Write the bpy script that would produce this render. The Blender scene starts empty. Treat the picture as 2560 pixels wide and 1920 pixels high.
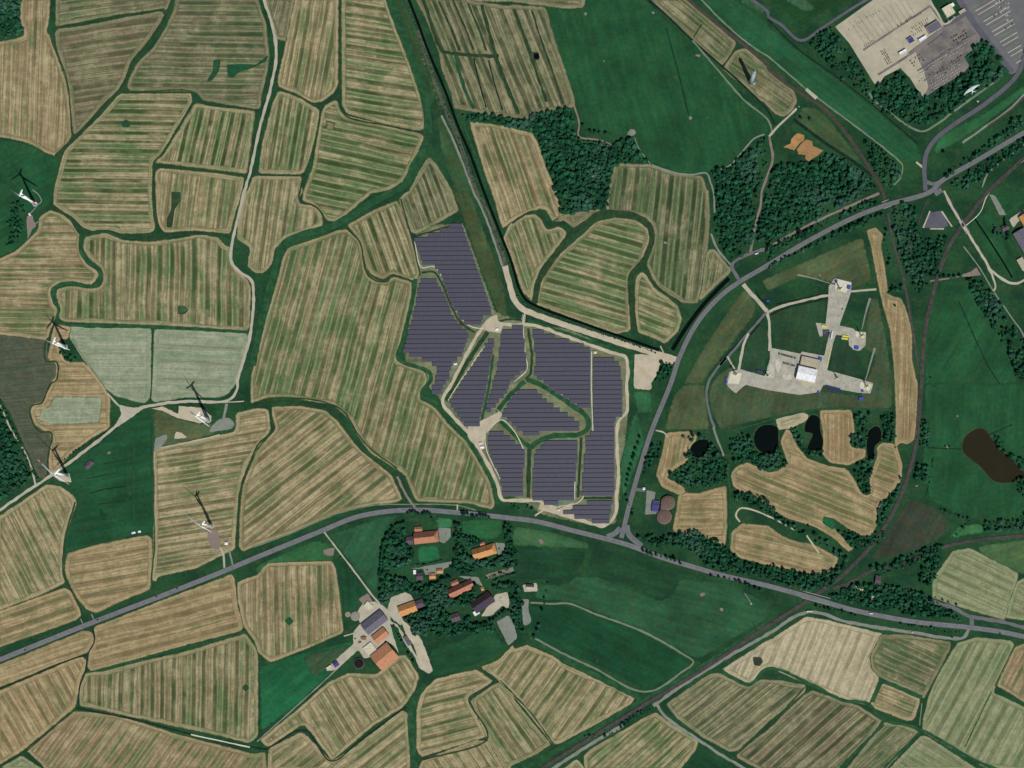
import bpy, bmesh, math, random
import numpy as np
from mathutils import Vector, Matrix, noise as mnoise
random.seed(7); np.random.seed(7)
C = bpy.context.scene.collection
R = math.radians
# ---------------------------------------------------------------- site survey: points of the map sheets, in metres
SHEET = {'F': (0, 0, .8640625), 'A': (2080, 0, 4.6083), 'D': (1800, 680, 5.53), 'V': (800, 1260, 3.95),
         'S': (980, 820, 5.923), 'E': (2400, 440, 5.925), 'N': (0, 0, 1.0)}
for c in range(4):
    for r in range(4):
        SHEET['%d%d' % (c, r)] = (640*c, 480*r, 3.45625)
def P(s):
    out = []; k = SHEET['N']
    for t in s.replace(':', ': ').split():
        if t.endswith(':'): k = SHEET[t[:-1]]; continue
        x, y = t.split(',')
        out.append((k[0]+float(x)/k[2]-1280, 960-(k[1]+float(y)/k[2])))
    return out
def P1(s): return P(s)[0]

# ---------------------------------------------------------------- object helpers
def tag(o, label=None, cat=None, group=None, kind=None):
    if label: o['label'] = label
    if cat: o['category'] = cat
    if group: o['group'] = group
    if kind: o['kind'] = kind
    return o
def link(name, me, mat=None, parent=None):
    o = bpy.data.objects.new(name, me); C.objects.link(o)
    if mat and not me.materials: me.materials.append(mat)
    if parent: o.parent = parent
    return o
def empty(name, label, cat, loc=(0, 0, 0), rz=0, group=None):
    o = bpy.data.objects.new(name, None); C.objects.link(o)
    o.location = loc; o.rotation_euler = (0, 0, rz); o.empty_display_size = 2
    return tag(o, label, cat, group)
def copy_tree(o, parent=None):
    c = o.copy(); C.objects.link(c); c.parent = parent
    for ch in list(o.children): copy_tree(ch, c)
    return c
def np_mesh(name, V, Fc, smooth=False):
    V = np.asarray(V, np.float32); Fc = np.asarray(Fc, np.int32); n = Fc.shape[1]
    me = bpy.data.meshes.new(name)
    me.vertices.add(len(V)); me.vertices.foreach_set('co', V.ravel())
    me.loops.add(Fc.size); me.loops.foreach_set('vertex_index', Fc.ravel())
    me.polygons.add(len(Fc)); me.polygons.foreach_set('loop_start', np.arange(0, Fc.size, n, dtype=np.int32))
    me.polygons.foreach_set('loop_total', np.full(len(Fc), n, np.int32))
    me.polygons.foreach_set('use_smooth', np.full(len(Fc), smooth, bool))
    me.update(calc_edges=True); me.validate()
    return me
class MB:                      # gathers boxes, bars and prisms into one mesh
    def __init__(s): s.v = []; s.f = []
    def add(s, vs, fs):
        k = len(s.v); s.v += [tuple(v) for v in vs]; s.f += [tuple(i+k for i in f) for f in fs]
    def box(s, x, y, z, sx, sy, sz, rz=0):
        c, n = math.cos(rz), math.sin(rz); vs = []
        for dz in (0, 1):
            for dx, dy in ((-.5, -.5), (.5, -.5), (.5, .5), (-.5, .5)):
                a, b = dx*sx, dy*sy; vs.append((x+a*c-b*n, y+a*n+b*c, z+dz*sz))
        s.add(vs, [(0, 3, 2, 1), (4, 5, 6, 7), (0, 1, 5, 4), (1, 2, 6, 5), (2, 3, 7, 6), (3, 0, 4, 7)]); return s
    def cone(s, x, y, z, r0, r1, h, n=16):
        vs = [(x+r*math.cos(2*math.pi*i/n), y+r*math.sin(2*math.pi*i/n), zz) for r, zz in ((r0, z), (r1, z+h)) for i in range(n)]
        fs = [(i, (i+1) % n, n+(i+1) % n, n+i) for i in range(n)]+[tuple(range(n, 2*n)), tuple(range(n-1, -1, -1))]
        s.add(vs, fs); return s
    def bar(s, a, b, w):
        a, b = Vector(a), Vector(b); d = (b-a); L = d.length
        if L < 1e-6: return s
        q = d.to_track_quat('Z', 'Y'); vs = []
        for z in (0, L):
            for dx, dy in ((-1, -1), (1, -1), (1, 1), (-1, 1)):
                vs.append(a+q @ Vector((dx*w/2, dy*w/2, z)))
        s.add(vs, [(0, 3, 2, 1), (4, 5, 6, 7), (0, 1, 5, 4), (1, 2, 6, 5), (2, 3, 7, 6), (3, 0, 4, 7)]); return s
    def prism(s, pts, z0, z1):
        n = len(pts); vs = [(x, y, z0) for x, y in pts]+[(x, y, z1) for x, y in pts]
        s.add(vs, [tuple(range(n-1, -1, -1)), tuple(range(n, 2*n))]+[(i, (i+1) % n, n+(i+1) % n, n+i) for i in range(n)]); return s
    def build(s, name, mat, parent=None, smooth=False):
        me = bpy.data.meshes.new(name); me.from_pydata(s.v, [], s.f)
        bm = bmesh.new(); bm.from_mesh(me); bmesh.ops.recalc_face_normals(bm, faces=bm.faces); bm.to_mesh(me); bm.free()
        if smooth: me.polygons.foreach_set('use_smooth', [True]*len(me.polygons))
        return link(name, me, mat, parent)

# ---------------------------------------------------------------- geometry of outlines
def area(p): return sum(p[i][0]*p[(i+1) % len(p)][1]-p[(i+1) % len(p)][0]*p[i][1] for i in range(len(p)))/2
def rounded(p, r=8, n=3):
    out = []; m = len(p)
    for i in range(m):
        a, b, c = Vector(p[i-1]), Vector(p[i]), Vector(p[(i+1) % m])
        la, lc = (a-b).length, (c-b).length
        if la < .5 or lc < .5: out.append(tuple(b)); continue
        s = b+(a-b)*min(.4, r/la); e = b+(c-b)*min(.4, r/lc)
        for k in range(n+1):
            t = k/n; q = s*(1-t)**2+b*2*t*(1-t)+e*t*t; out.append((q.x, q.y))
    return out
def curve(p, step=6, closed=False):
    q = [p[0]]
    for a in p[1:]:
        if math.dist(a, q[-1]) > 7 or len(p) < 4: q.append(a)
    p = q
    m = len(p); out = []
    if m < 3 and not closed:
        n = max(1, int((Vector(p[0])-Vector(p[1])).length/step/3)); return [tuple(Vector(p[0]).lerp(Vector(p[1]), k/n)) for k in range(n+1)]
    for i in range(m if closed else m-1):
        if closed: p0, p1, p2, p3 = p[i-1], p[i], p[(i+1) % m], p[(i+2) % m]
        else: p0, p1, p2, p3 = p[max(0, i-1)], p[i], p[i+1], p[min(m-1, i+2)]
        p0, p1, p2, p3 = map(Vector, (p0, p1, p2, p3))
        d0 = max((p1-p0).length, 1e-3)**.5; d1 = max((p2-p1).length, 1e-3)**.5; d2 = max((p3-p2).length, 1e-3)**.5
        m1 = (p2-p1) if (p1-p0).length < 1e-3 else ((p1-p0)/d0-(p2-p0)/(d0+d1)+(p2-p1)/d1)*d1
        m2 = (p2-p1) if (p3-p2).length < 1e-3 else ((p2-p1)/d1-(p3-p1)/(d1+d2)+(p3-p2)/d2)*d1
        n = max(1, int((p2-p1).length/step))
        for k in range(n):
            t = k/n; q = p1*(2*t**3-3*t*t+1)+m1*(t**3-2*t*t+t)+p2*(-2*t**3+3*t*t)+m2*(t**3-t*t); out.append((q.x, q.y))
    if not closed: out.append(tuple(p[-1]))
    return out
def inside(X, Y, poly):
    c = np.zeros(X.shape, bool); n = len(poly)
    for i in range(n):
        x1, y1 = poly[i]; x2, y2 = poly[(i+1) % n]
        if y1 == y2: continue
        m = ((y1 > Y) != (y2 > Y)) & (X < (x2-x1)*(Y-y1)/(y2-y1)+x1); c ^= m
    return c
def nearest(X, Y, poly):
    bd = np.full(X.shape, 1e9); bx = X.copy(); by = Y.copy(); n = len(poly)
    for i in range(n):
        x1, y1 = poly[i]; x2, y2 = poly[(i+1) % n]; dx, dy = x2-x1, y2-y1; L = dx*dx+dy*dy
        if L < 1e-9: continue
        t = np.clip(((X-x1)*dx+(Y-y1)*dy)/L, 0, 1); qx, qy = x1+t*dx, y1+t*dy
        d = (X-qx)**2+(Y-qy)**2; m = d < bd; bd[m] = d[m]; bx[m] = qx[m]; by[m] = qy[m]
    return np.sqrt(bd), bx, by
def grown(p, w):
    s = 1 if area(p) > 0 else -1; out = []; m = len(p)
    for i in range(m):
        a, b, c = Vector(p[i-1]), Vector(p[i]), Vector(p[(i+1) % m]); u = b-a; v = c-b
        if u.length < .3 or v.length < .3: out.append(tuple(b)); continue
        u.normalize(); v.normalize(); n1 = Vector((u.y, -u.x)); n2 = Vector((v.y, -v.x)); n = n1+n2
        n = n1 if n.length < .3 else n.normalized(); k = min(1.8, 1/max(.3, n.dot(n1))); q = b+n*(w*k*s); out.append((q.x, q.y))
    return out
LAY = {}
def layer(z):
    LAY[z] = LAY.get(z, 0)+1
    return z+.006*(LAY[z] % 20)
def sheet(name, poly, mat, z, ang=0, period=20, step=5., rnd=7, fan=0, grow=0):
    if grow: poly = grown(poly, grow)
    p = rounded(poly, rnd) if rnd else poly
    xs = [q[0] for q in p]; ys = [q[1] for q in p]
    gx = np.arange(max(min(xs), -1420)-step, min(max(xs), 1420)+step*2, step); gy = np.arange(max(min(ys), -1100)-step, min(max(ys), 1100)+step*2, step)
    cx, cy = np.meshgrid(gx[:-1]+step/2, gy[:-1]+step/2)
    keep = inside(cx, cy, p)
    X, Y = np.meshgrid(gx, gy)
    cnt = np.zeros(X.shape, int); cnt[:-1, :-1] += keep; cnt[1:, :-1] += keep; cnt[:-1, 1:] += keep; cnt[1:, 1:] += keep
    used = cnt > 0; idx = np.full(X.shape, -1); idx[used] = np.arange(used.sum())
    vx, vy, vc = X[used], Y[used], cnt[used]
    d, nx, ny = nearest(vx, vy, p)
    b = vc < 4; vx = np.where(b, nx, vx); vy = np.where(b, ny, vy); d = np.where(b, 0, d)
    j, i = np.nonzero(keep)
    Fc = np.stack([idx[j, i], idx[j, i+1], idx[j+1, i+1], idx[j+1, i]], 1)
    z = layer(z)
    me = np_mesh(name, np.stack([vx, vy, np.full(len(vx), z)], 1), Fc)
    a = R(ang); mx, my = np.mean(xs), np.mean(ys)
    u = -math.sin(a)*(vx-mx)+math.cos(a)*(vy-my); v = math.cos(a)*(vx-mx)+math.sin(a)*(vy-my)
    if fan: u = u+fan*v*v/1000
    nv = len(me.vertices)
    if nv == len(u):
        at = me.attributes.new('fv', 'FLOAT_VECTOR', 'POINT'); at.data.foreach_set('vector', np.stack([u, v, d], 1).astype(np.float32).ravel())
        at = me.attributes.new('fp', 'FLOAT', 'POINT'); at.data.foreach_set('value', (u/period).astype(np.float32))
    return link(name, me, mat)
def strip_np(pts, w, z, taper=None, rag=0):
    q = [Vector(p) for p in pts]; n = len(q); V = []; 
    for i in range(n):
        t = (q[min(i+1, n-1)]-q[max(i-1, 0)]); t = t.normalized() if t.length > 1e-6 else Vector((1, 0)); nn = Vector((-t.y, t.x))
        ww = w if taper is None else w+(taper-w)*i/(n-1)
        a = b = 0
        if rag: a = rag*mnoise.noise(Vector((q[i].x*.06, q[i].y*.06, 1.))); b = rag*mnoise.noise(Vector((q[i].x*.06, q[i].y*.06, 9.)))
        V += [tuple(q[i]+nn*(ww/2+a))+(z,), tuple(q[i]-nn*(ww/2+b))+(z,)]
    return V, [(2*i, 2*i+1, 2*i+3, 2*i+2) for i in range(n-1)]
def strip(name, pts, w, mat, z, step=6, taper=None, raw=False, rag=0):
    V, Fc = strip_np(pts if raw else curve(pts, step), w, z, taper, rag)
    me = np_mesh(name, V, Fc); at = me.attributes.new('fv', 'FLOAT_VECTOR', 'POINT')
    n = len(V)//2; arr = np.zeros((len(V), 3), np.float32); s = 0; 
    for i in range(n):
        if i: s += math.dist(V[2*i][:2], V[2*i-2][:2])
        arr[2*i] = (w/2, s, 0); arr[2*i+1] = (-w/2, s, 0)
    if len(me.vertices) == len(V): at.data.foreach_set('vector', arr.ravel())
    return link(name, me, mat)

# ---------------------------------------------------------------- materials
class NT:
    def __init__(s, name, group=False):
        if group:
            s.t = bpy.data.node_groups.new(name, 'ShaderNodeTree')
        else:
            s.m = bpy.data.materials.new(name); s.m.use_nodes = True; s.t = s.m.node_tree; s.t.nodes.clear()
    def n(s, ty, **k):
        x = s.t.nodes.new(ty)
        for a, b in k.items(): setattr(x, a, b)
        return x
    def put(s, sock, v):
        if v is None: return
        if hasattr(v, 'is_output') or isinstance(v, bpy.types.NodeSocket): s.t.links.new(v, sock)
        else:
            if sock.type == 'RGBA' and len(v) == 3: v = (*v, 1)
            sock.default_value = v
    def m2(s, op, a, b=None, c=None, clamp=False):
        x = s.n('ShaderNodeMath', operation=op, use_clamp=clamp)
        for i, v in enumerate((a, b, c)): s.put(x.inputs[i], v)
        return x.outputs[0]
    def mix(s, f, a, b, mode='MIX'):
        x = s.n('ShaderNodeMix', data_type='RGBA', blend_type=mode); s.put(x.inputs[0], f); s.put(x.inputs[6], a); s.put(x.inputs[7], b); return x.outputs[2]
    def noise(s, vec, scale, detail=3, rough=.5, dist=0):
        x = s.n('ShaderNodeTexNoise'); s.put(x.inputs['Vector'], vec); x.inputs['Scale'].default_value = scale
        x.inputs['Detail'].default_value = detail; x.inputs['Roughness'].default_value = rough; x.inputs['Distortion'].default_value = dist; return x.outputs['Fac']
    def step(s, v, a, b, lo=0., hi=1.):
        x = s.n('ShaderNodeMapRange', interpolation_type='SMOOTHSTEP'); s.put(x.inputs[0], v)
        for i, q in enumerate((a, b, lo, hi)): s.put(x.inputs[i+1], q)
        return x.outputs[0]
    def lin(s, v, a, b, lo=0., hi=1.):
        x = s.n('ShaderNodeMapRange'); s.put(x.inputs[0], v)
        for i, q in enumerate((a, b, lo, hi)): s.put(x.inputs[i+1], q)
        return x.outputs[0]
    def xyz(s, x=0., y=0., z=0.):
        q = s.n('ShaderNodeCombineXYZ'); s.put(q.inputs[0], x); s.put(q.inputs[1], y); s.put(q.inputs[2], z); return q.outputs[0]
    def sep(s, v):
        q = s.n('ShaderNodeSeparateXYZ'); s.put(q.inputs[0], v); return q.outputs
    def attr(s, name): return s.n('ShaderNodeAttribute', attribute_name=name).outputs
    def pos(s): return s.n('ShaderNodeNewGeometry').outputs['Position']
    def out(s, col, rough=.9, bump=None, bstr=.3, metal=0, spec=.2):
        b = s.n('ShaderNodeBsdfPrincipled'); o = s.n('ShaderNodeOutputMaterial'); s.put(b.inputs['Base Color'], col)
        s.put(b.inputs['Roughness'], rough); b.inputs['Metallic'].default_value = metal; b.inputs['Specular IOR Level'].default_value = spec
        if bump is not None:
            q = s.n('ShaderNodeBump'); q.inputs['Strength'].default_value = bstr; q.inputs['Distance'].default_value = 1.; s.put(q.inputs['Height'], bump); s.t.links.new(q.outputs[0], b.inputs['Normal'])
        s.t.links.new(b.outputs[0], o.inputs[0]); return s.m
def sc(c):   # sRGB 0-255 -> linear reflectance
    return tuple((v/255/12.92 if v/255 <= .04045 else ((v/255+.055)/1.055)**2.4) for v in c)

gg = NT('ground_colour', group=True)
gg.t.interface.new_socket('Color', in_out='OUTPUT', socket_type='NodeSocketColor')
go = gg.n('NodeGroupOutput'); gp = gg.pos()
c1 = gg.mix(gg.step(gg.noise(gp, .012, 4), .35, .65), sc((22, 62, 38)), sc((40, 84, 48)))
c2 = gg.mix(gg.step(gg.noise(gp, .04, 6, .7), .46, .7, 0, .6), c1, sc((66, 86, 52)))
c3 = gg.mix(gg.step(gg.noise(gp, .12, 5, .65), .3, .7), gg.mix(.5, c2, sc((14, 46, 30))), c2)
gg.t.links.new(c3, go.inputs[0])
def GC(t):
    x = t.n('ShaderNodeGroup'); x.node_tree = gg.t; return x.outputs[0]

t = NT('meadow_ground'); M_GROUND = t.out(GC(t), .95, t.noise(t.pos(), .8, 4), .25)

def field_mat(name, tanA, tanB, grnA, grnB, dark, brown, spread=.12):
    t = NT(name); fv = t.attr('fv')['Vector']; fp = t.attr('fp')['Fac']; u, v, d = t.sep(fv)[0:3]
    oi = t.n('ShaderNodeObjectInfo'); oc = t.n('ShaderNodeSeparateColor'); t.t.links.new(oi.outputs['Color'], oc.inputs[0])
    g, l, b = oc.outputs[0:3]; rnd = t.m2('MULTIPLY', oi.outputs['Random'], 97.)
    pos = t.pos()
    wob = t.m2('MULTIPLY', t.m2('SUBTRACT', t.noise(pos, .006, 2), .5), 9.)
    uu = t.m2('ADD', u, wob); pp = t.m2('ADD', fp, t.m2('MULTIPLY', wob, .035))
    n1 = t.noise(t.xyz(t.m2('MULTIPLY', pp, 1.9), t.m2('MULTIPLY', v, .003), rnd), 1., 3, .65)
    n2 = t.noise(t.xyz(t.m2('MULTIPLY', uu, .25), t.m2('MULTIPLY', v, .0035), rnd), 1., 3, .7)
    n3 = t.noise(pos, .012, 4, .6); n4 = t.noise(pos, .15, 5, .7); n5 = t.noise(pos, .045, 4, .65)
    thr = t.m2('SUBTRACT', .74, t.m2('MULTIPLY', g, .46))
    gf = t.step(t.m2('ADD', t.m2('ADD', n1, t.m2('MULTIPLY', t.m2('SUBTRACT', n2, .5), .5)), t.m2('MULTIPLY', t.m2('SUBTRACT', n3, .5), .8)), t.m2('SUBTRACT', thr, .05), t.m2('ADD', thr, .08))
    tan = t.mix(t.step(t.m2('ADD', n2, t.m2('MULTIPLY', t.m2('SUBTRACT', n5, .5), .4)), .41, .59), tanB, tanA)
    tan = t.mix(t.step(t.m2('ADD', n3, t.m2('MULTIPLY', b, .3)), .54, .85, 0, .75), tan, brown)
    grn = t.mix(t.step(n2, .36, .64), grnA, grnB)
    col = t.mix(t.m2('MULTIPLY', gf, .85), tan, grn)
    col = t.mix(t.m2('MULTIPLY', t.step(n2, .40, .28), .4), col, dark)
    fr = t.m2('FRACT', t.m2('ADD', pp, t.m2('MULTIPLY', t.noise(t.xyz(t.m2('MULTIPLY', pp, .4), 0., rnd), 1., 1), .6))); tri = t.m2('MULTIPLY', t.m2('ABSOLUTE', t.m2('SUBTRACT', fr, .5)), 2.)
    ids = t.noise(t.xyz(t.m2('ROUND', pp), t.m2('MULTIPLY', v, .006), rnd), 3.1, 2, .6)
    ln = t.m2('MULTIPLY', t.step(t.m2('ADD', tri, t.m2('MULTIPLY', t.m2('SUBTRACT', n4, .5), .18)), .55, .80), t.m2('MULTIPLY', t.step(ids, .28, .50, .42, 1.1), t.step(t.m2('ADD', n3, t.m2('MULTIPLY', t.m2('SUBTRACT', n5, .5), .6)), .3, .62, .45, 1.)))
    col = t.mix(t.m2('MULTIPLY', ln, l, clamp=True), col, dark)
    rim = t.m2('MULTIPLY', t.step(t.m2('ABSOLUTE', t.m2('SUBTRACT', tri, .44)), .16, .02), t.step(ids, .34, .52, .12, .6)); col = t.mix(rim, col, tanA)
    # headland: worked round the rim
    wd = t.m2('ADD', t.m2('ADD', d, t.m2('MULTIPLY', t.m2('SUBTRACT', n4, .5), 3.)), t.m2('MULTIPLY', t.m2('SUBTRACT', n5, .5), 5.))
    rn = t.noise(t.xyz(t.m2('MULTIPLY', wd, .24), t.m2('MULTIPLY', rnd, 1.7), t.m2('MULTIPLY', n3, 3.)), 1., 3, .65)
    hd = t.mix(t.step(rn, .62, .40), tanB, tanA); hd = t.mix(t.step(rn, .42, .28, 0, .5), hd, grnA)
    hd = t.mix(t.step(t.m2('ADD', n5, t.m2('MULTIPLY', b, .2)), .5, .8, 0, .6), hd, brown)
    hd = t.mix(t.step(t.noise(pos, .021, 4, .65), .46, .66, 0, .7), hd, grnB)
    hw = t.m2('ADD', 11.5, t.m2('MULTIPLY', t.m2('SUBTRACT', n3, .5), 14.))
    col = t.mix(t.step(t.m2('SUBTRACT', wd, hw), 2.6, -2., 0, .88), col, hd)
    col = t.mix(t.m2('MULTIPLY', t.step(t.m2('ABSOLUTE', t.m2('SUBTRACT', wd, 4.5)), 3., .8), t.step(t.noise(pos, .017, 3, .6), .4, .6, .15, .65)), col, tanA)
    col = t.mix(t.m2('MULTIPLY', t.step(t.m2('ABSOLUTE', t.m2('SUBTRACT', wd, hw)), 2., .4), .38), col, dark)
    k = t.m2('MULTIPLY', t.m2('MULTIPLY', t.lin(n4, .25, .75, .76, 1.22), t.lin(n2, .25, .75, .88, 1.1)), t.lin(n5, .25, .75, .82, 1.18))
    col = t.mix(1., col, t.xyz(k, k, k), 'MULTIPLY')
    sp = t.step(t.noise(pos, .28, 4, .7), .63, .74, 0, .55); col = t.mix(sp, col, sc((184, 174, 142)))
    ed = t.m2('ADD', t.m2('ADD', d, t.m2('MULTIPLY', t.m2('SUBTRACT', n4, .5), 3.5)), t.m2('MULTIPLY', t.m2('SUBTRACT', n5, .5), 7.))
    col = t.mix(t.step(ed, 2.4, 1.2, 0, .7), col, dark); col = t.mix(t.step(ed, 1.1, .1, 0, 1.), col, t.mix(n5, sc((30, 60, 36)), sc((62, 84, 48))))
    return t.out(col, .95, t.m2('ADD', n2, t.m2('MULTIPLY', n4, .5)), .3)
FM = {
 'tan': field_mat('stubble_tan', sc((171, 157, 121)), sc((134, 122, 88)), sc((80, 98, 60)), sc((104, 120, 78)), sc((64, 70, 42)), sc((142, 116, 88))),
 'mix': field_mat('stubble_green_streaked', sc((164, 153, 118)), sc((122, 116, 82)), sc((66, 96, 54)), sc((92, 120, 76)), sc((48, 66, 32)), sc((124, 106, 78))),
 'olive': field_mat('stubble_olive', sc((146, 140, 108)), sc((106, 106, 76)), sc((60, 86, 50)), sc((82, 106, 66)), sc((40, 58, 32)), sc((110, 96, 74))),
 'pale': field_mat('pale_sage_crop', sc((152, 158, 132)), sc((136, 146, 118)), sc((126, 144, 114)), sc((116, 136, 106)), sc((118, 130, 100)), sc((152, 148, 122))),
 'sage': field_mat('sage_crop', sc((146, 148, 112)), sc((124, 130, 96)), sc((104, 122, 84)), sc((114, 132, 92)), sc((78, 94, 60)), sc((140, 134, 102))),
 'sand': field_mat('ripe_pale_corn', sc((184, 172, 142)), sc((170, 160, 128)), sc((138, 136, 104)), sc((126, 130, 98)), sc((88, 92, 66)), sc((170, 152, 122))),
 'brown': field_mat('dark_tilled_soil', sc((86, 90, 72)), sc((72, 82, 64)), sc((60, 78, 56)), sc((68, 86, 62)), sc((58, 70, 52)), sc((92, 86, 70))),
 'straw': field_mat('straw_stubble', sc((170, 151, 113)), sc((142, 125, 91)), sc((108, 108, 72)), sc((104, 114, 74)), sc((98, 88, 58)), sc((142, 116, 84))),
}
def grass_mat():
    t = NT('sown_grass'); fv = t.attr('fv')['Vector']; fp = t.attr('fp')['Fac']; u, v, d = t.sep(fv)[0:3]
    oi = t.n('ShaderNodeObjectInfo'); pos = t.pos(); rnd = t.m2('MULTIPLY', oi.outputs['Random'], 97.)
    n1 = t.noise(t.xyz(fp, t.m2('MULTIPLY', v, .004), rnd), 1.5, 3, .6); n3 = t.noise(pos, .011, 5, .6); n4 = t.noise(pos, .11, 5, .65)
    col = oi.outputs['Color']; n5 = t.noise(pos, .032, 6, .75); n6 = t.noise(t.xyz(t.m2('MULTIPLY', u, .11), t.m2('MULTIPLY', v, .006), rnd), 1., 4, .75)
    k = t.m2('MULTIPLY', t.m2('MULTIPLY', t.lin(n1, .3, .7, .84, 1.16), t.lin(n3, .3, .7, .68, 1.34)), t.m2('MULTIPLY', t.lin(n4, .25, .75, .76, 1.25), t.lin(n6, .3, .7, .86, 1.14)))
    col = t.mix(1., col, t.xyz(t.m2('MULTIPLY', k, t.lin(n5, .35, .65, .72, 1.4)), k, t.m2('MULTIPLY', k, t.lin(n5, .35, .65, 1.06, .88))), 'MULTIPLY')
    col = t.mix(t.step(t.noise(pos, .05, 6, .74), .58, .76, 0, .45), col, sc((96, 104, 72)))
    wd = t.m2('ADD', d, t.m2('MULTIPLY', t.m2('SUBTRACT', n4, .5), 14.))
    col = t.mix(t.step(wd, 5., -1., 0, 1), col, GC(t))
    return t.out(col, .95, n4, .25)
M_GRASS = grass_mat()
def plain(name, col, rough=.8, var=.25, scale=.5, metal=0, spec=.3, obj=False, bump=.1):
    t = NT(name); v = t.n('ShaderNodeTexCoord').outputs['Object'] if obj else t.pos()
    n = t.noise(v, scale, 4, .6); c = sc(col) if max(col) > 1 else col
    a = tuple(x*(1-var) for x in c); b = tuple(min(1, x*(1+var)) for x in c)
    return t.out(t.mix(t.step(n, .3, .7), a, b), rough, n, bump, metal, spec)
def surf(name, col, col2, edge=True, sc1=.06, rough=.9):
    t = NT(name); pos = t.pos(); n = t.noise(pos, sc1, 5, .65); n2 = t.noise(pos, .5, 3, .6)
    c = t.mix(t.step(n, .35, .7), sc(col), sc(col2)); k = t.m2('MULTIPLY', t.lin(n2, .2, .8, .84, 1.14), t.lin(t.noise(pos, .03, 6, .75), .32, .68, .84, 1.12))
    c = t.mix(t.step(t.noise(pos, .11, 5, .75), .60, .74, 0, .38), c, sc(tuple(v*.66 for v in col2)))
    return t.out(t.mix(1., c, t.xyz(k, k, k), 'MULTIPLY'), rough, n2, .15)
M_ROAD = surf('asphalt', (118, 118, 120), (98, 98, 102)); M_ROAD2 = surf('old_asphalt', (112, 112, 112), (98, 99, 102)); M_SLATE = surf('dark_asphalt', (98, 98, 106), (82, 82, 90))
M_TRACK = surf('concrete_farm_track', (188, 180, 160), (164, 157, 139)); M_SAND = surf('sandy_track', (198, 186, 162), (172, 161, 136)); M_GREYT = surf('gravel_track', (138, 142, 130), (116, 122, 110))
M_PINK = surf('pink_gravel', (140, 124, 116), (122, 112, 102)); M_THIN = surf('trodden_path', (120, 134, 112), (98, 116, 92)); M_RAIL = surf('rail_ballast', (84, 76, 74), (58, 58, 54), sc1=.08)
M_RUST = surf('rust_ballast', (82, 66, 62), (58, 62, 52), sc1=.1); M_CONC = surf('concrete_slab', (178, 174, 158), (158, 154, 140), sc1=.08); M_PAD = surf('white_concrete_pad', (216, 210, 188), (200, 196, 176))
M_YARD = surf('pale_yard_paving', (182, 174, 152), (168, 161, 138), sc1=.02); M_YARD2 = surf('worn_yard_paving', (128, 122, 114), (102, 98, 98), sc1=.035); M_ORANGE = surf('orange_sand', (192, 142, 90), (140, 112, 74), sc1=.06)
M_DITCH = surf('ditch_reeds', (34, 58, 36), (50, 74, 42), sc1=.08); M_DITCHD = surf('wet_ditch', (14, 34, 26), (24, 52, 36), sc1=.08); M_HEDGE = surf('ditch_grass', (28, 72, 44), (48, 88, 54))
M_ORANGE2 = surf('brown_sand', (170, 128, 86), (138, 110, 78), sc1=.12); M_BANK = surf('stony_bank', (92, 94, 80), (56, 70, 50), sc1=.09); M_STRAWP = surf('straw_rows', (142, 132, 104), (128, 124, 98)); M_RUB = surf('pale_rubble', (206, 202, 186), (172, 166, 150), sc1=.2)
M_GLASS = plain('dark_glass', (20, 24, 30), .15, .1, spec=.5)
M_MARK = plain('white_road_paint', (170, 170, 168), .6, .1)
t = NT('black_water'); M_WATER = t.out(t.mix(t.noise(t.pos(), .05, 3), sc((5, 12, 12)), sc((8, 18, 16))), .6, t.noise(t.pos(), 1.2, 3), .03, 0, .04)
t = NT('brown_lake_water'); M_LAKE = t.out(t.mix(t.noise(t.pos(), .03, 3), sc((38, 36, 24)), sc((46, 42, 28))), .6, t.noise(t.pos(), 1.2, 3), .03, 0, .05)
# ---------------------------------------------------------------- the land
me = np_mesh('meadow_ground', [(-7000, -7000, 0), (7000, -7000, 0), (7000, 7000, 0), (-7000, 7000, 0)], [(0, 1, 2, 3)])
tag(link('ground', me, M_GROUND), kind='structure')
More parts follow.
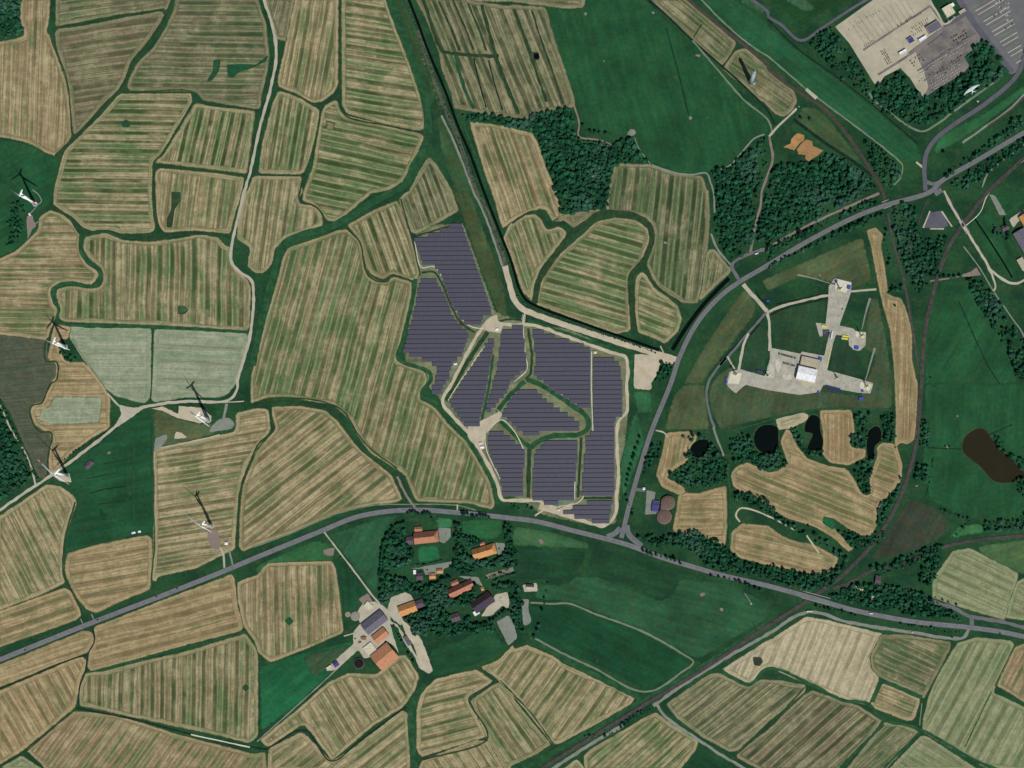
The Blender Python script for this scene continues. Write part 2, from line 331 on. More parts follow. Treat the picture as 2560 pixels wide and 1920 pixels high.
# style, angle of the swathes, spacing, green share, furrow strength, brown share, outline
FIELDS = [
('tan',88,21,.32,.25,.55,'00: -20,375 60,360 150,340 235,310 185,180 190,-20 425,-20 410,200 385,285 425,310 460,420 500,540 560,700 585,850 600,1000 610,1160 570,1260 480,1340 400,1310 300,1250 200,1210 100,1190 -20,1170'),
('olive',8,28,.45,.35,.3,'00: 490,-20 490,220 700,180 1000,120 1400,70 1440,75 1480,-20'),
('olive',8,34,.35,.5,.8,'00: 500,262 490,300 500,400 560,600 610,780 625,950 645,1140 665,1150 780,1010 900,870 1000,780 1060,690 1120,520 1250,370 1380,180 1410,120 1380,110 1000,180 700,240'),
('olive',-1,26,.6,.5,.6,'00: 1520,-20 1510,90 1430,260 1330,420 1200,540 1140,650 1105,740 1125,775 1400,780 1690,780 1760,860 2000,900 2212,935 10: 30,930 40,820 85,640 110,500 100,400 80,200 40,100 10,-20'),
('mix',-1,25,.62,.8,.0,'00: 1040,820 1640,820 1650,880 1380,1330 1305,1390 1300,1659 01: 1310,200 1330,310 1300,340 1050,350 950,320 800,325 720,290 640,210 475,110 475,0 00: 540,1400 570,1310 700,1180 880,1005'),
('mix',77,27,.62,.85,.1,'00: 1690,905 2195,970 2125,1490 1340,1400 1425,1340'),
('tan',83,26,.55,.5,.2,'00: 1375,1460 1900,1510 2100,1540 2080,1659 01: 2030,160 1980,350 1700,325 1420,340 1380,280 1360,150 00:1350,1500'),
('olive',76,24,.35,.4,.5,'10: 85,-20 330,-20 260,345 185,330 130,150'),
('tan',80,24,.5,.75,.3,'10: 350,-20 705,-20 700,740 655,810 560,875 480,880 350,800 200,745 195,690 250,450 290,250'),
('mix',-9,26,.62,.75,.2,'10: 750,-20 1115,-20 1180,180 1300,500 1440,900 1465,1000 1440,1110 1380,1115 1100,1055 790,970 755,900'),
('mix',-12,28,.85,.75,.1,'10: 600,920 690,875 715,950 745,1000 1000,1060 1400,1150 1445,1185 1400,1290 1270,1560 1130,1640 1000,1659 11: 700,250 620,240 560,180 500,110 410,70 420,0 10: 440,1600 500,1440 570,1000'),
('mix',80,25,.62,.7,.1,'10: 200,795 350,840 540,955 540,1000 500,1200 430,1470 370,1500 30,1490 60,1250 150,900'),
('mix',82,24,.5,.6,.2,'10: 0,1530 380,1535 390,1659 11: 355,60 370,115 500,130 560,200 570,285 250,395 150,490 130,610 65,690 0,690 01: 2150,640 2175,480 2110,430 2060,400 2070,250 2120,0 00: 2155,1659 2190,1540'),
('olive',-68,29,.5,.7,.4,'10: 1390,-20 1810,-20 1850,20 2212,70 20: 0,55 280,75 350,330 430,560 520,830 530,910 450,930 330,945 200,970 100,1035 50,1000 10: 2212,1010 2050,985 1900,955 1725,925 1700,800 1620,600 1590,440 1500,200'),
('olive',-10,20,.3,.3,.4,'10: 1840,-20 20: 625,-20 615,60 450,65 250,40 0,5 10:1900,5'),
('olive',-40,22,.5,.4,.4,'20: 1190,-20 1480,-20 1925,370 1900,440 1820,555 1700,470 1590,360 1400,175'),
('olive',-35,24,.75,.2,.6,'20: 1930,450 2020,430 2212,600 30: 90,680 220,800 240,870 200,950 130,1000 60,970 0,900 20: 2100,820 2010,720 1900,660 1840,590'),
('tan',0,25,.5,.6,.5,'01: -20,600 150,520 250,430 350,325 350,230 430,170 530,205 620,275 685,380 675,450 700,560 755,635 830,690 840,720 790,785 600,755 470,790 425,860 445,960 485,1020 475,1090 415,1200 400,1265 20,1218 -20,1210'),
('mix',89,29,.6,.65,.4,'01: 740,400 900,365 1000,400 1060,430 1300,445 1450,425 1600,405 1720,380 1880,400 1930,470 1990,490 1990,600 2040,690 2140,770 2155,830 2145,1150 2125,1195 1700,1155 1300,1135 560,1110 520,1080 535,1000 495,900 505,850 600,825 800,850 870,835 905,780 905,700 875,640 795,580 735,500'),
('pale',-1,40,.3,.1,.2,'01: 600,1170 1295,1190 1290,1659 02: 1280,120 1250,155 1180,140 1000,90 960,60 01: 880,1659 740,1450 620,1270'),
('pale',-2,42,.3,.5,.2,'01: 1350,1200 2110,1230 2135,1250 2080,1500 2020,1659 02: 1950,80 1900,100 1600,100 1340,140 1320,110 01:1335,1659'),
('brown',5,30,.3,.15,.3,'01: 30,1240 400,1285 400,1460 480,1475 485,1600 440,1659 02: 410,20 365,140 260,190 255,280 325,400 440,425 445,470 410,600 410,780 370,810 340,800 100,250 0,110 -20,90 01: -20,1240'),
('straw',1,24,.25,.4,.1,'01: 475,1155 600,1180 575,1260 500,1255 490,1330 530,1440 600,1485 720,1485 790,1560 870,1659 02: 940,120 935,240 935,370 800,445 640,560 540,660 490,730 440,780 430,600 465,480 440,405 380,385 310,345 275,240 300,190 385,160 450,0 01: 505,1590 495,1470 430,1440'),
('tan',-64,23,.42,.5,.1,'02: -20,1160 200,1020 400,880 520,892 640,985 650,1040 600,1170 550,1330 535,1500 540,1659 03: 555,50 400,130 200,210 -20,290'),
('straw',10,30,.35,.75,.0,'02: 590,1470 880,1390 1270,1315 1310,1345 1300,1659 03: 1290,110 1060,200 830,310 760,285 680,200 590,20 02: 570,1600'),
('tan',9,22,.4,.7,.2,'02: 1330,580 1500,530 1900,450 2040,420 2050,260 2212,220 12: 95,225 115,350 115,400 55,480 -20,600 02: 2140,680 2080,830 2040,1100 2020,1420 1700,1580 1350,1659 03: 1340,70 1325,40 02: 1330,1500 1345,900'),
('tan',38,29,.45,.7,.4,'12: 140,210 400,200 600,240 690,320 840,520 970,640 1165,795 1215,910 1255,990 1225,1010 1000,1035 700,1110 300,1280 -20,1390 02: 2100,1440 2075,1400 2085,1100 2110,870 2165,740 12: 20,580 150,430 185,390 165,330'),
('mix',75,29,.68,.5,.5,'11: 250,560 290,490 450,440 700,350 780,335 890,430 925,600 955,720 1050,785 1130,785 1190,745 1335,790 1325,900 1265,1180 1200,1470 1450,1565 1470,1620 12: 1400,95 1410,145 1530,205 1650,355 1800,500 1900,650 2020,880 2050,1040 2030,1070 1850,1020 1400,1000 1375,960 1300,780 1240,735 1000,590 910,470 810,290 670,160 500,140 300,100 100,100 -30,150 11: -30,1600 100,1100 200,760'),
('olive',-70,24,.5,.75,.2,'10: 1495,1360 1560,1440 1690,1659 11: 1740,160 1400,350 1350,345 1240,70 1290,20 10: 1330,1659 1420,1480'),
('mix',-70,26,.5,.8,.2,'11: 805,290 1000,180 1215,85 1330,390 1405,700 1370,755 1300,745 1170,690 1100,745 1000,700 965,640 925,480 900,400'),
('tan',-71,27,.5,.65,.5,'10: 1860,1060 2212,1110 20: 0,1125 170,1160 220,1260 280,1450 370,1659 21: 440,210 430,240 350,235 310,150 250,130 190,150 0,240 11: 2140,300 2110,200 2050,0 10: 1990,1500 1930,1300'),
('olive',-71,24,.3,.3,.4,'21: 320,270 350,240 440,225 490,260 530,300 590,260 780,160 700,160 440,210'),
('mix',-72,24,.7,.6,.2,'21: -20,290 100,215 200,205 240,240 290,345 400,310 455,335 455,380 350,510 230,660 180,800 165,930 100,850 0,550 11: 2150,400 2170,350'),
('mix',-16,29,.8,.65,.1,'21: 620,370 740,260 900,230 1060,250 1165,320 1185,400 1145,500 1110,620 1025,700 1005,900 1015,1190 900,1220 600,1110 215,965 235,850 285,700 400,560'),
('mix',-22,26,.72,.6,.1,'21: 1075,750 1120,700 1160,725 1220,835 1350,925 1430,995 1460,1100 1430,1200 1320,1300 1250,1265 1095,1205 1070,1100'),
('olive',84,30,.8,.75,.5,'20: 900,1420 1200,1430 1400,1500 1640,1530 1680,1659 21: 1690,0 1700,240 1680,500 1640,800 1600,950 1480,955 1430,920 1290,830 1230,755 1170,620 1205,520 1240,380 1230,290 1150,205 1000,178 820,165 830,0 20: 850,1600'),
('olive',80,26,.6,.3,.4,'21: 1690,520 1740,500 1885,680 1610,950 1650,850'),
('straw',0,25,.3,.35,.4,'22: 1450,950 1600,960 1840,890 1850,1200 1830,1390 1600,1290 1520,1310 1400,1260 1430,1100'),
('straw',80,22,.3,.4,.5,'22: 1340,430 1560,420 1590,460 1530,560 1510,650 1340,780 1320,820 1440,870 1500,930 1450,950 1300,880 1255,780 1310,600'),
('straw',89,24,.25,.4,.7,'32: 460,240 710,235 740,420 700,460 700,560 830,570 830,620 700,690 540,670 480,600 490,450'),
('sand',20,24,.25,.2,.1,'32: 80,300 300,250 340,280 320,310 180,375 100,385'),
('straw',-22,28,.5,.55,.4,'22: 1925,880 1900,780 1950,720 2030,690 2150,740 32: 0,780 100,760 180,680 120,500 160,400 190,420 240,540 330,650 520,720 670,740 750,850 780,930 840,980 890,960 890,800 960,620 950,550 990,515 1100,530 1150,700 1140,830 1010,980 930,1100 930,1220 880,1300 820,1300 700,1240 570,1150 480,1140 590,1290 730,1410 700,1440 560,1310 400,1220 200,1160 80,1100 22: 2130,990 1960,910'),
('straw',-15,26,.4,.55,.3,'22: 1900,1430 1910,1290 1990,1220 32: 0,1240 100,1320 250,1380 340,1390 430,1420 590,1510 560,1580 500,1620 400,1630 250,1600 0,1550 22: 1980,1490'),
('straw',88,20,.2,.4,.5,'31: 870,340 930,320 980,380 960,460 1000,680 1020,850 1045,910 1140,930 1180,1020 1230,1200 1230,1440 1260,1600 32: 1280,0 1270,300 1250,480 1200,510 1150,480 1100,540 1120,300 1110,0 31: 1100,1500 1070,1200 1000,950 970,820 910,500'),
('sage',-24,24,.35,.45,.1,'32: 1600,1450 1750,1430 1900,1510 2150,1640 33: 2140,50 2120,150 2040,370 1900,330 1600,240 1430,180 1430,80 1450,0 32: 1500,1600'),
('sage',-24,24,.35,.45,.3,'33: 2160,60 2230,20 2230,370 2070,350 2110,200'),
('sand',68,26,.12,.4,.3,'23: 1830,810 2100,640 2212,565 33: 0,575 260,410 330,365 500,390 980,510 920,640 890,720 910,820 950,880 860,1100 700,1070 450,965 200,860 0,770 23: 2150,820 2050,920'),
('olive',-25,26,.6,.3,.5,'33: 985,520 1200,520 1565,580 1560,640 1340,1040 1300,1000 980,870 910,800 895,700 925,640'),
('tan',-22,18,.5,.7,.2,'33: 1000,940 1300,1070 1255,1230 1200,1240 900,1120 920,1020'),
('sage',62,30,.3,.6,.0,'33: 1640,590 1800,540 2100,570 2120,620 1955,950 1930,1010 2230,1150 2230,1680 1880,1645 1345,1340 1350,1240 1420,960'),
('tan',60,24,.3,.3,.7,'33: 2145,625 2230,590 2230,1090 2100,1000 1995,940'),
('olive',38,28,.45,.6,.2,'23: 1340,1110 1700,860 1780,845 2040,960 2150,900 33: 100,910 320,950 310,1000 0,1270 23: 2212,1270 1950,1500 1880,1510 1640,1380 1440,1230'),
('olive',42,30,.4,.65,.6,'33: 0,1320 300,1050 380,995 500,1040 780,1130 970,1250 900,1350 600,1680 23: 2170,1680 1950,1560 1955,1525 2212,1320'),
('olive',43,26,.85,.4,.1,'33: 1010,1275 1130,1280 1290,1350 990,1680 680,1680'),
('sage',-30,24,.4,.3,.4,'33: 1330,1385 1400,1410 1820,1680 1040,1680'),
('mix',42,24,.55,.5,.1,'23: 1165,1225 1240,1190 1350,1275 1600,1430 1575,1500 1430,1680 640,1680 630,1560 680,1510'),
('mix',42,18,.55,.3,.1,'23: 430,1680 560,1590 640,1680'),
('tan',55,27,.5,.75,.1,'13: 2212,615 23: 0,650 130,610 350,700 420,760 700,890 900,960 1045,1045 1030,1090 800,1225 400,1440 360,1440 200,1240 0,1000 13: 2090,880 1960,790 2100,740'),
('mix',-56,28,.5,.6,.1,'13: 1870,1080 2090,930 2212,1025 23: 0,1065 180,1290 320,1450 200,1530 -20,1630 13: 2170,1680 2030,1440 2010,1400'),
('tan',14,26,.45,.65,.2,'13: 1440,1010 1560,900 1900,820 2030,910 1820,1040 1820,1080 1985,1380 1430,1550 1400,1500 1400,1150'),
('tan',-55,25,.4,.5,.1,'13: 1410,1680 1450,1600 1900,1430 2000,1440 2150,1680'),
('tan',-58,28,.5,.75,.4,'13: 640,920 800,850 1050,860 1230,700 1290,690 1400,870 1370,970 1270,1120 1000,1290 660,1580 430,1280 380,1285 100,1470 50,1420 380,1150'),
('tan',38,26,.5,.6,.1,'13: 120,1500 390,1365 435,1395 650,1620 830,1510 1265,1175 1305,1200 1320,1680 110,1680'),
('mix',89,26,.55,.7,.6,'03: 740,850 900,835 1200,755 1600,665 2120,510 2212,650 13: 5,700 5,1380 03: 2150,1430 1900,1370 1300,1240 700,1110 690,1050 705,950'),
('straw',14,31,.3,.75,.2,'03: 825,450 1400,225 2000,0 2020,50 2035,250 2085,400 2085,460 1500,610 800,815 765,780 790,650 825,560'),
('tan',91,27,.5,.55,.5,'03: 2060,60 2230,0 12: 100,1560 300,1550 650,1540 680,1600 13: 700,100 745,480 500,590 130,735 30,660 0,560 03: 2110,420 2065,200'),
('straw',18,29,.35,.7,.0,'03: -20,325 560,115 610,150 690,330 650,370 -20,605'),
('straw',18,29,.3,.5,.0,'03: -20,790 730,485 785,500 800,560 750,645 500,745 -20,950'),
('straw',-60,28,.3,.8,.0,'03: -20,1010 700,705 745,740 685,900 655,1050 640,1130 200,1490 -20,1630'),
('tan',54,22,.5,.35,.9,'03: 250,1505 650,1180 1000,1210 1500,1370 1800,1450 2150,1540 2212,1550 13: 70,1530 85,1680 03: 430,1680'),
('sage',30,24,.5,.2,.1,'03: -20,1670 190,1560 380,1680'),
]
for st, ang, per, g, l, b, pts in FIELDS:
    o = sheet('field', P(pts), FM[st], .25, ang, per, grow=random.uniform(3.8, 5.8))
    o.color = (g*(.8 if st in ('mix', 'olive') else 1), l*(.8 if st in ('tan', 'straw') else 1), b, 1); tag(o, kind='structure')
# grassland patches: colour, angle, outline
G1 = (31, 78, 47); G2 = (28, 74, 46); G3 = (44, 92, 54); G4 = (24, 64, 42); OL = (74, 88, 58); BR = (84, 82, 62)
PATCH = [
(G1,-74,'20: 300,80 600,90 640,-20 1150,-20 1300,150 1560,380 1800,620 2000,850 2212,1050 30: 20,1130 -50,1170 20: 2050,1250 1950,1370 1850,1440 1750,1480 1680,1490 1550,1500 1400,1480 1210,1420 1130,1320 1050,1180 950,1180 850,1140 680,1140 600,1050 540,900 430,560 350,330'),
(G1,30,'00: -20,1200 100,1212 300,1275 480,1375 510,1400 500,1500 460,1659 01: 430,120 360,150 330,250 350,300 200,450 100,520 0,560 -20,560'),
((33,82,52),-38,'20: 1640,-20 1900,-20 2212,190 30: 0,225 250,430 640,710 960,970 1300,1260 1330,1400 1150,1400 900,1200 620,990 330,770 0,490 20: 2100,420 1850,215'),
((40,94,58),30,'30: 1480,1180 1900,960 2230,720 2230,800 1900,1050 1600,1250 1420,1350'),
((56,96,66),-38,'20: 1900,-20 2060,-20 2212,90 30: 0,120 60,180 0,160 20: 2212,140'),
((26,66,34),30,'30: 20,-20 300,-20 700,-20 280,225'),
((56,90,64),30,'30: 100,-20 300,-20 420,70 330,110'),
(G2,10,'02: 1310,210 1310,700 1330,1280 1220,1290 1100,1320 880,1380 570,1460 560,1400 580,1300 620,1180 660,1000 600,920 480,850 560,700 700,640 900,480 1100,300'),
(OL,0,'02: 1320,220 1400,215 1560,290 1700,340 1830,330 1880,430 1700,480 1340,560'),
(G1,88,'32: 1350,0 2230,0 2230,1180 1860,1170 1700,1160 1400,1000 1330,700 1370,400'),
(G1,60,'31: 1400,1000 1500,760 1750,780 1900,1050 2050,1300 2160,1659 1350,1659'),
(G1,40,'31: 1900,20 2230,-20 2230,80 2050,230 2000,150'),
(G1,-55,'31: 1750,230 1950,170 2030,420 2150,700 2080,730 1930,560'),
((54,64,50),60,'32: 1240,980 1400,1050 1560,1150 1540,1300 1300,1430 1060,1500 880,1520 1000,1330 1100,1150'),
((68,98,62),20,'32: 1800,1400 2230,1340 2230,1659 2000,1560 1850,1480'),
((54,112,68),10,'32: 1640,1230 1850,1200 1870,1290 1700,1310 1550,1350'),
(G4,-25,'33: 1000,0 1300,0 1290,90 1000,70'),
(OL,30,'31: -60,760 820,385 870,600 900,760 740,840 560,790 300,720 0,860'),
((64,82,56),80,'31: 950,900 1010,1200 1050,1440 1075,1659 32: 1070,220 700,215 400,225 0,300 22: 1790,390 1730,250 1690,100 1720,0 21: 1800,1560 1900,1500 2212,1659 32: 800,100 31: 850,1650 930,1400 820,1350 880,920'),
((40,70,46),80,'D: 720,560 900,500 1480,370 1420,700 1300,660 1500,900 1440,1160 1100,1110 760,1050'),
((38,66,46),80,'D: 1570,1010 1780,900 1900,1090 1950,1200 1930,1450 1500,1370 1540,1180'),
((36,68,46),80,'D: 420,870 640,620 680,1100 620,1400 300,1350 340,1040'),
(OL,75,'22: 1400,90 1490,0 1660,0 1690,250 1710,395 1310,400'),
(OL,60,'21: 1480,1659 1650,1350 1900,980 2020,820 2120,980 2080,1080 1850,1380 1700,1560 1650,1659'),
((44,96,62),90,'22: 1040,60 1200,60 1220,250 1050,250 930,700 960,1000 930,1100 900,1200 1000,900 1150,500'),
(G3,18,'12: 0,1570 500,1350 620,1370 690,1540 640,1530 300,1545 0,1640'),
((42,88,60),60,'12: 640,1300 1100,1140 1250,1130 1130,1220 1080,1450 1060,1659 13: 1040,150 900,0 12: 880,1640'),
((26,72,46),90,'12: 690,1500 860,1659 13: 950,120 980,180 880,200 870,280 770,330 760,480 720,100 680,0'),
((28,92,58),40,'13: 30,770 130,760 300,690 830,560 840,600 600,880 400,1080 40,1350'),
((58,84,58),40,'13: 400,700 830,580 620,800 500,880'),
(G2,12,'13: 1530,880 1500,640 1750,560 2000,440 2150,600 2212,590 2212,560 2212,600 1900,770'),
((56,94,60),-10,'22: 10,1225 400,1290 690,1390 660,1430 350,1410 0,1400'),
((26,66,42),-5,'22: 50,1420 650,1440 620,1560 500,1659 23: 60,60 -40,40 22: -20,1560'),
((28,66,42),-15,'22: 700,1400 1100,1480 1500,1600 1640,1659 23: 1420,-10 1370,170 1280,195 1000,90 740,-10 22: 620,1650'),
((40,82,54),-15,'23: 200,80 480,65 540,5 750,10 1000,110 1280,210 1390,170 1450,20 1900,70 2212,240 2212,370 1620,715 1560,700 1150,480 500,220 200,200'),
((22,68,42),-25,'23: 150,260 500,255 700,335 1150,500 1560,730 1540,770 1165,995 700,760 200,540 130,420'),
((22,62,38),-35,'23: 1615,1490 1880,1640 1860,1680 1440,1680'),
((62,78,54),-38,'30: 0,580 130,640 250,850 200,960 100,1010 20: 2200,900 2160,880'),
((64,88,56),-35,'30: 290,920 420,930 560,1070 720,1280 860,1450 560,1300 250,1050'),
((62,80,50),-74,'11: 1700,0 1850,0 1960,300 2140,800 2180,1090 2110,1100 1950,700 1790,240'),
((52,80,50),-68,'10: 1560,1010 1620,1000 1900,1659 1720,1659 1600,1300'),
((46,76,46),-68,'10: 1180,-20 1300,-20 1440,350 1560,800 1500,980 1300,500'),
((88,98,68),-68,'10: 1330,200 1480,560 1620,950 1600,1000 1500,700 1380,380'),
((108,118,90),0,'N: 1040,560 1160,560 1240,780 1330,810 1420,820 1570,890 1570,1050 1550,1240 1540,1310 1500,1318 1360,1290 1280,1240 1245,1245 1180,1100 1100,1000 1010,900 1035,700'),
((86,86,62),60,'02: 700,640 830,600 760,760 640,870 590,800'),
((70,84,52),0,'02: 1740,1200 1850,1160 1960,1280 1950,1480 1850,1500 1780,1400'),
((58,112,72),0,'V: 1140,130 1310,140 1310,240 1160,245'), ((34,96,60),0,'V: 960,420 1150,400 1200,540 970,590'), ((40,92,54),0,'V: 1390,160 1800,150 1790,330 1600,360 1400,320'),
((30,74,44),88,'12: 1300,1180 1280,1640 1150,1640 1180,1300'),
]
for col, ang, pts in PATCH:
    o = sheet('grassland', P(pts), M_GRASS, .1, ang, 26, 6., 10)
    o.color = (*sc(col), 1); tag(o, kind='structure')
# small green hollows left unmown inside fields, ponds and bare spots
for col, pts in [((26,82,52),'00: 1960,560 2100,555 2212,560 10: 60,510 110,470 90,530 -60,600 00: 2100,610 2040,640 2020,670 1970,670'),
 ((30,78,50),'00: 1845,520 1910,515 1890,620 1830,700 1785,700 1840,610'), ((50,70,48),'01: 1480,0 1560,0 1560,80 1510,150 1490,300 1440,310 1440,230 1480,150'),
 ((34,76,56),'00: 1090,1030 1130,1060 1120,1100 1060,1100 1045,1060'), ((24,76,44),'13: 290,350 325,390 290,430 245,385'), ((24,70,44),'03: 2125,930 2155,965 2125,1000 2090,965'),
 ((60,70,56),'20: 160,450 230,450 240,510 190,530 150,500'), ((60,84,56),'01: 1540,980 1600,985 1630,1020 1600,1055 1540,1060'), ((56,60,50),'23: 2080,700 2150,700 2170,740 2140,780 2090,770'),
 ((24,64,44),'12: 1830,380 1920,380 1930,430 1870,460 1830,430'), ((22,60,36),'02: 860,1080 930,1130 920,1190 870,1190'), ((22,86,54),'32: 480,1145 560,1160 590,1220 560,1260 470,1200'),
 ((96,126,104),'02: 470,110 870,115 880,160 860,330 700,345 450,350 340,320 350,230 430,190'), ((126,118,92),'10: 600,1040 690,1060 660,1130 610,1120')]:
    pale = col[0] == 96
    o = sheet('grassland', P(pts), FM['pale'] if pale else M_GRASS, .45, 0, 30, 2.5, 3); o.color = (.3, .1, .2, 1) if pale else (*sc(col), 1); tag(o, kind='structure')
for nm, m, pts in [
 ('pond', M_WATER, '22: 1640,478 1690,488 1708,530 1680,590 1620,635 1560,625 1535,580 1560,520'), ('pond', M_WATER, '22: 2190,355 2290,375 2300,470 2290,580 2212,600 2130,570 2090,480 2120,390'),
 ('pond', M_WATER, '32: 380,270 440,290 450,400 478,500 460,560 345,560 385,430 320,410 330,330'), ('pond', M_WATER, '32: 900,380 940,365 975,400 970,490 920,540 915,640 870,640 865,420'),
 ('lake', M_LAKE, '32: 1820,385 1880,400 1930,470 2050,600 2140,690 2200,740 2212,820 2100,850 1960,840 1830,710 1690,590 1680,520 1720,440'),
 ('pond', M_WATER, '12: 1860,395 1890,395 1890,425 1860,425'), ('pond', M_WATER, '20: 190,465 230,465 235,505 195,510'), ('pond', M_WATER, '23: 2105,718 2140,718 2142,755 2108,755'),
 ('water', M_WATER, '22: -999,0')][:8]:
    p = curve(P(pts), 4, True); n = len(p)
    if area(p) > 400 or area(p) < -400:
        rim = sheet('pond_bank', grown(p, 4.5), M_GRASS, .14, 0, 20, 4., 3); rim.color = (*sc((52, 74, 48)), 1); tag(rim, kind='structure')
    bm = bmesh.new(); bm.faces.new([bm.verts.new((x, y, .5)) for x, y in p]); bmesh.ops.triangulate(bm, faces=bm.faces[:])
    me = bpy.data.meshes.new(nm); bm.to_mesh(me); bm.free()
    tag(link(nm, me, m), kind='structure')
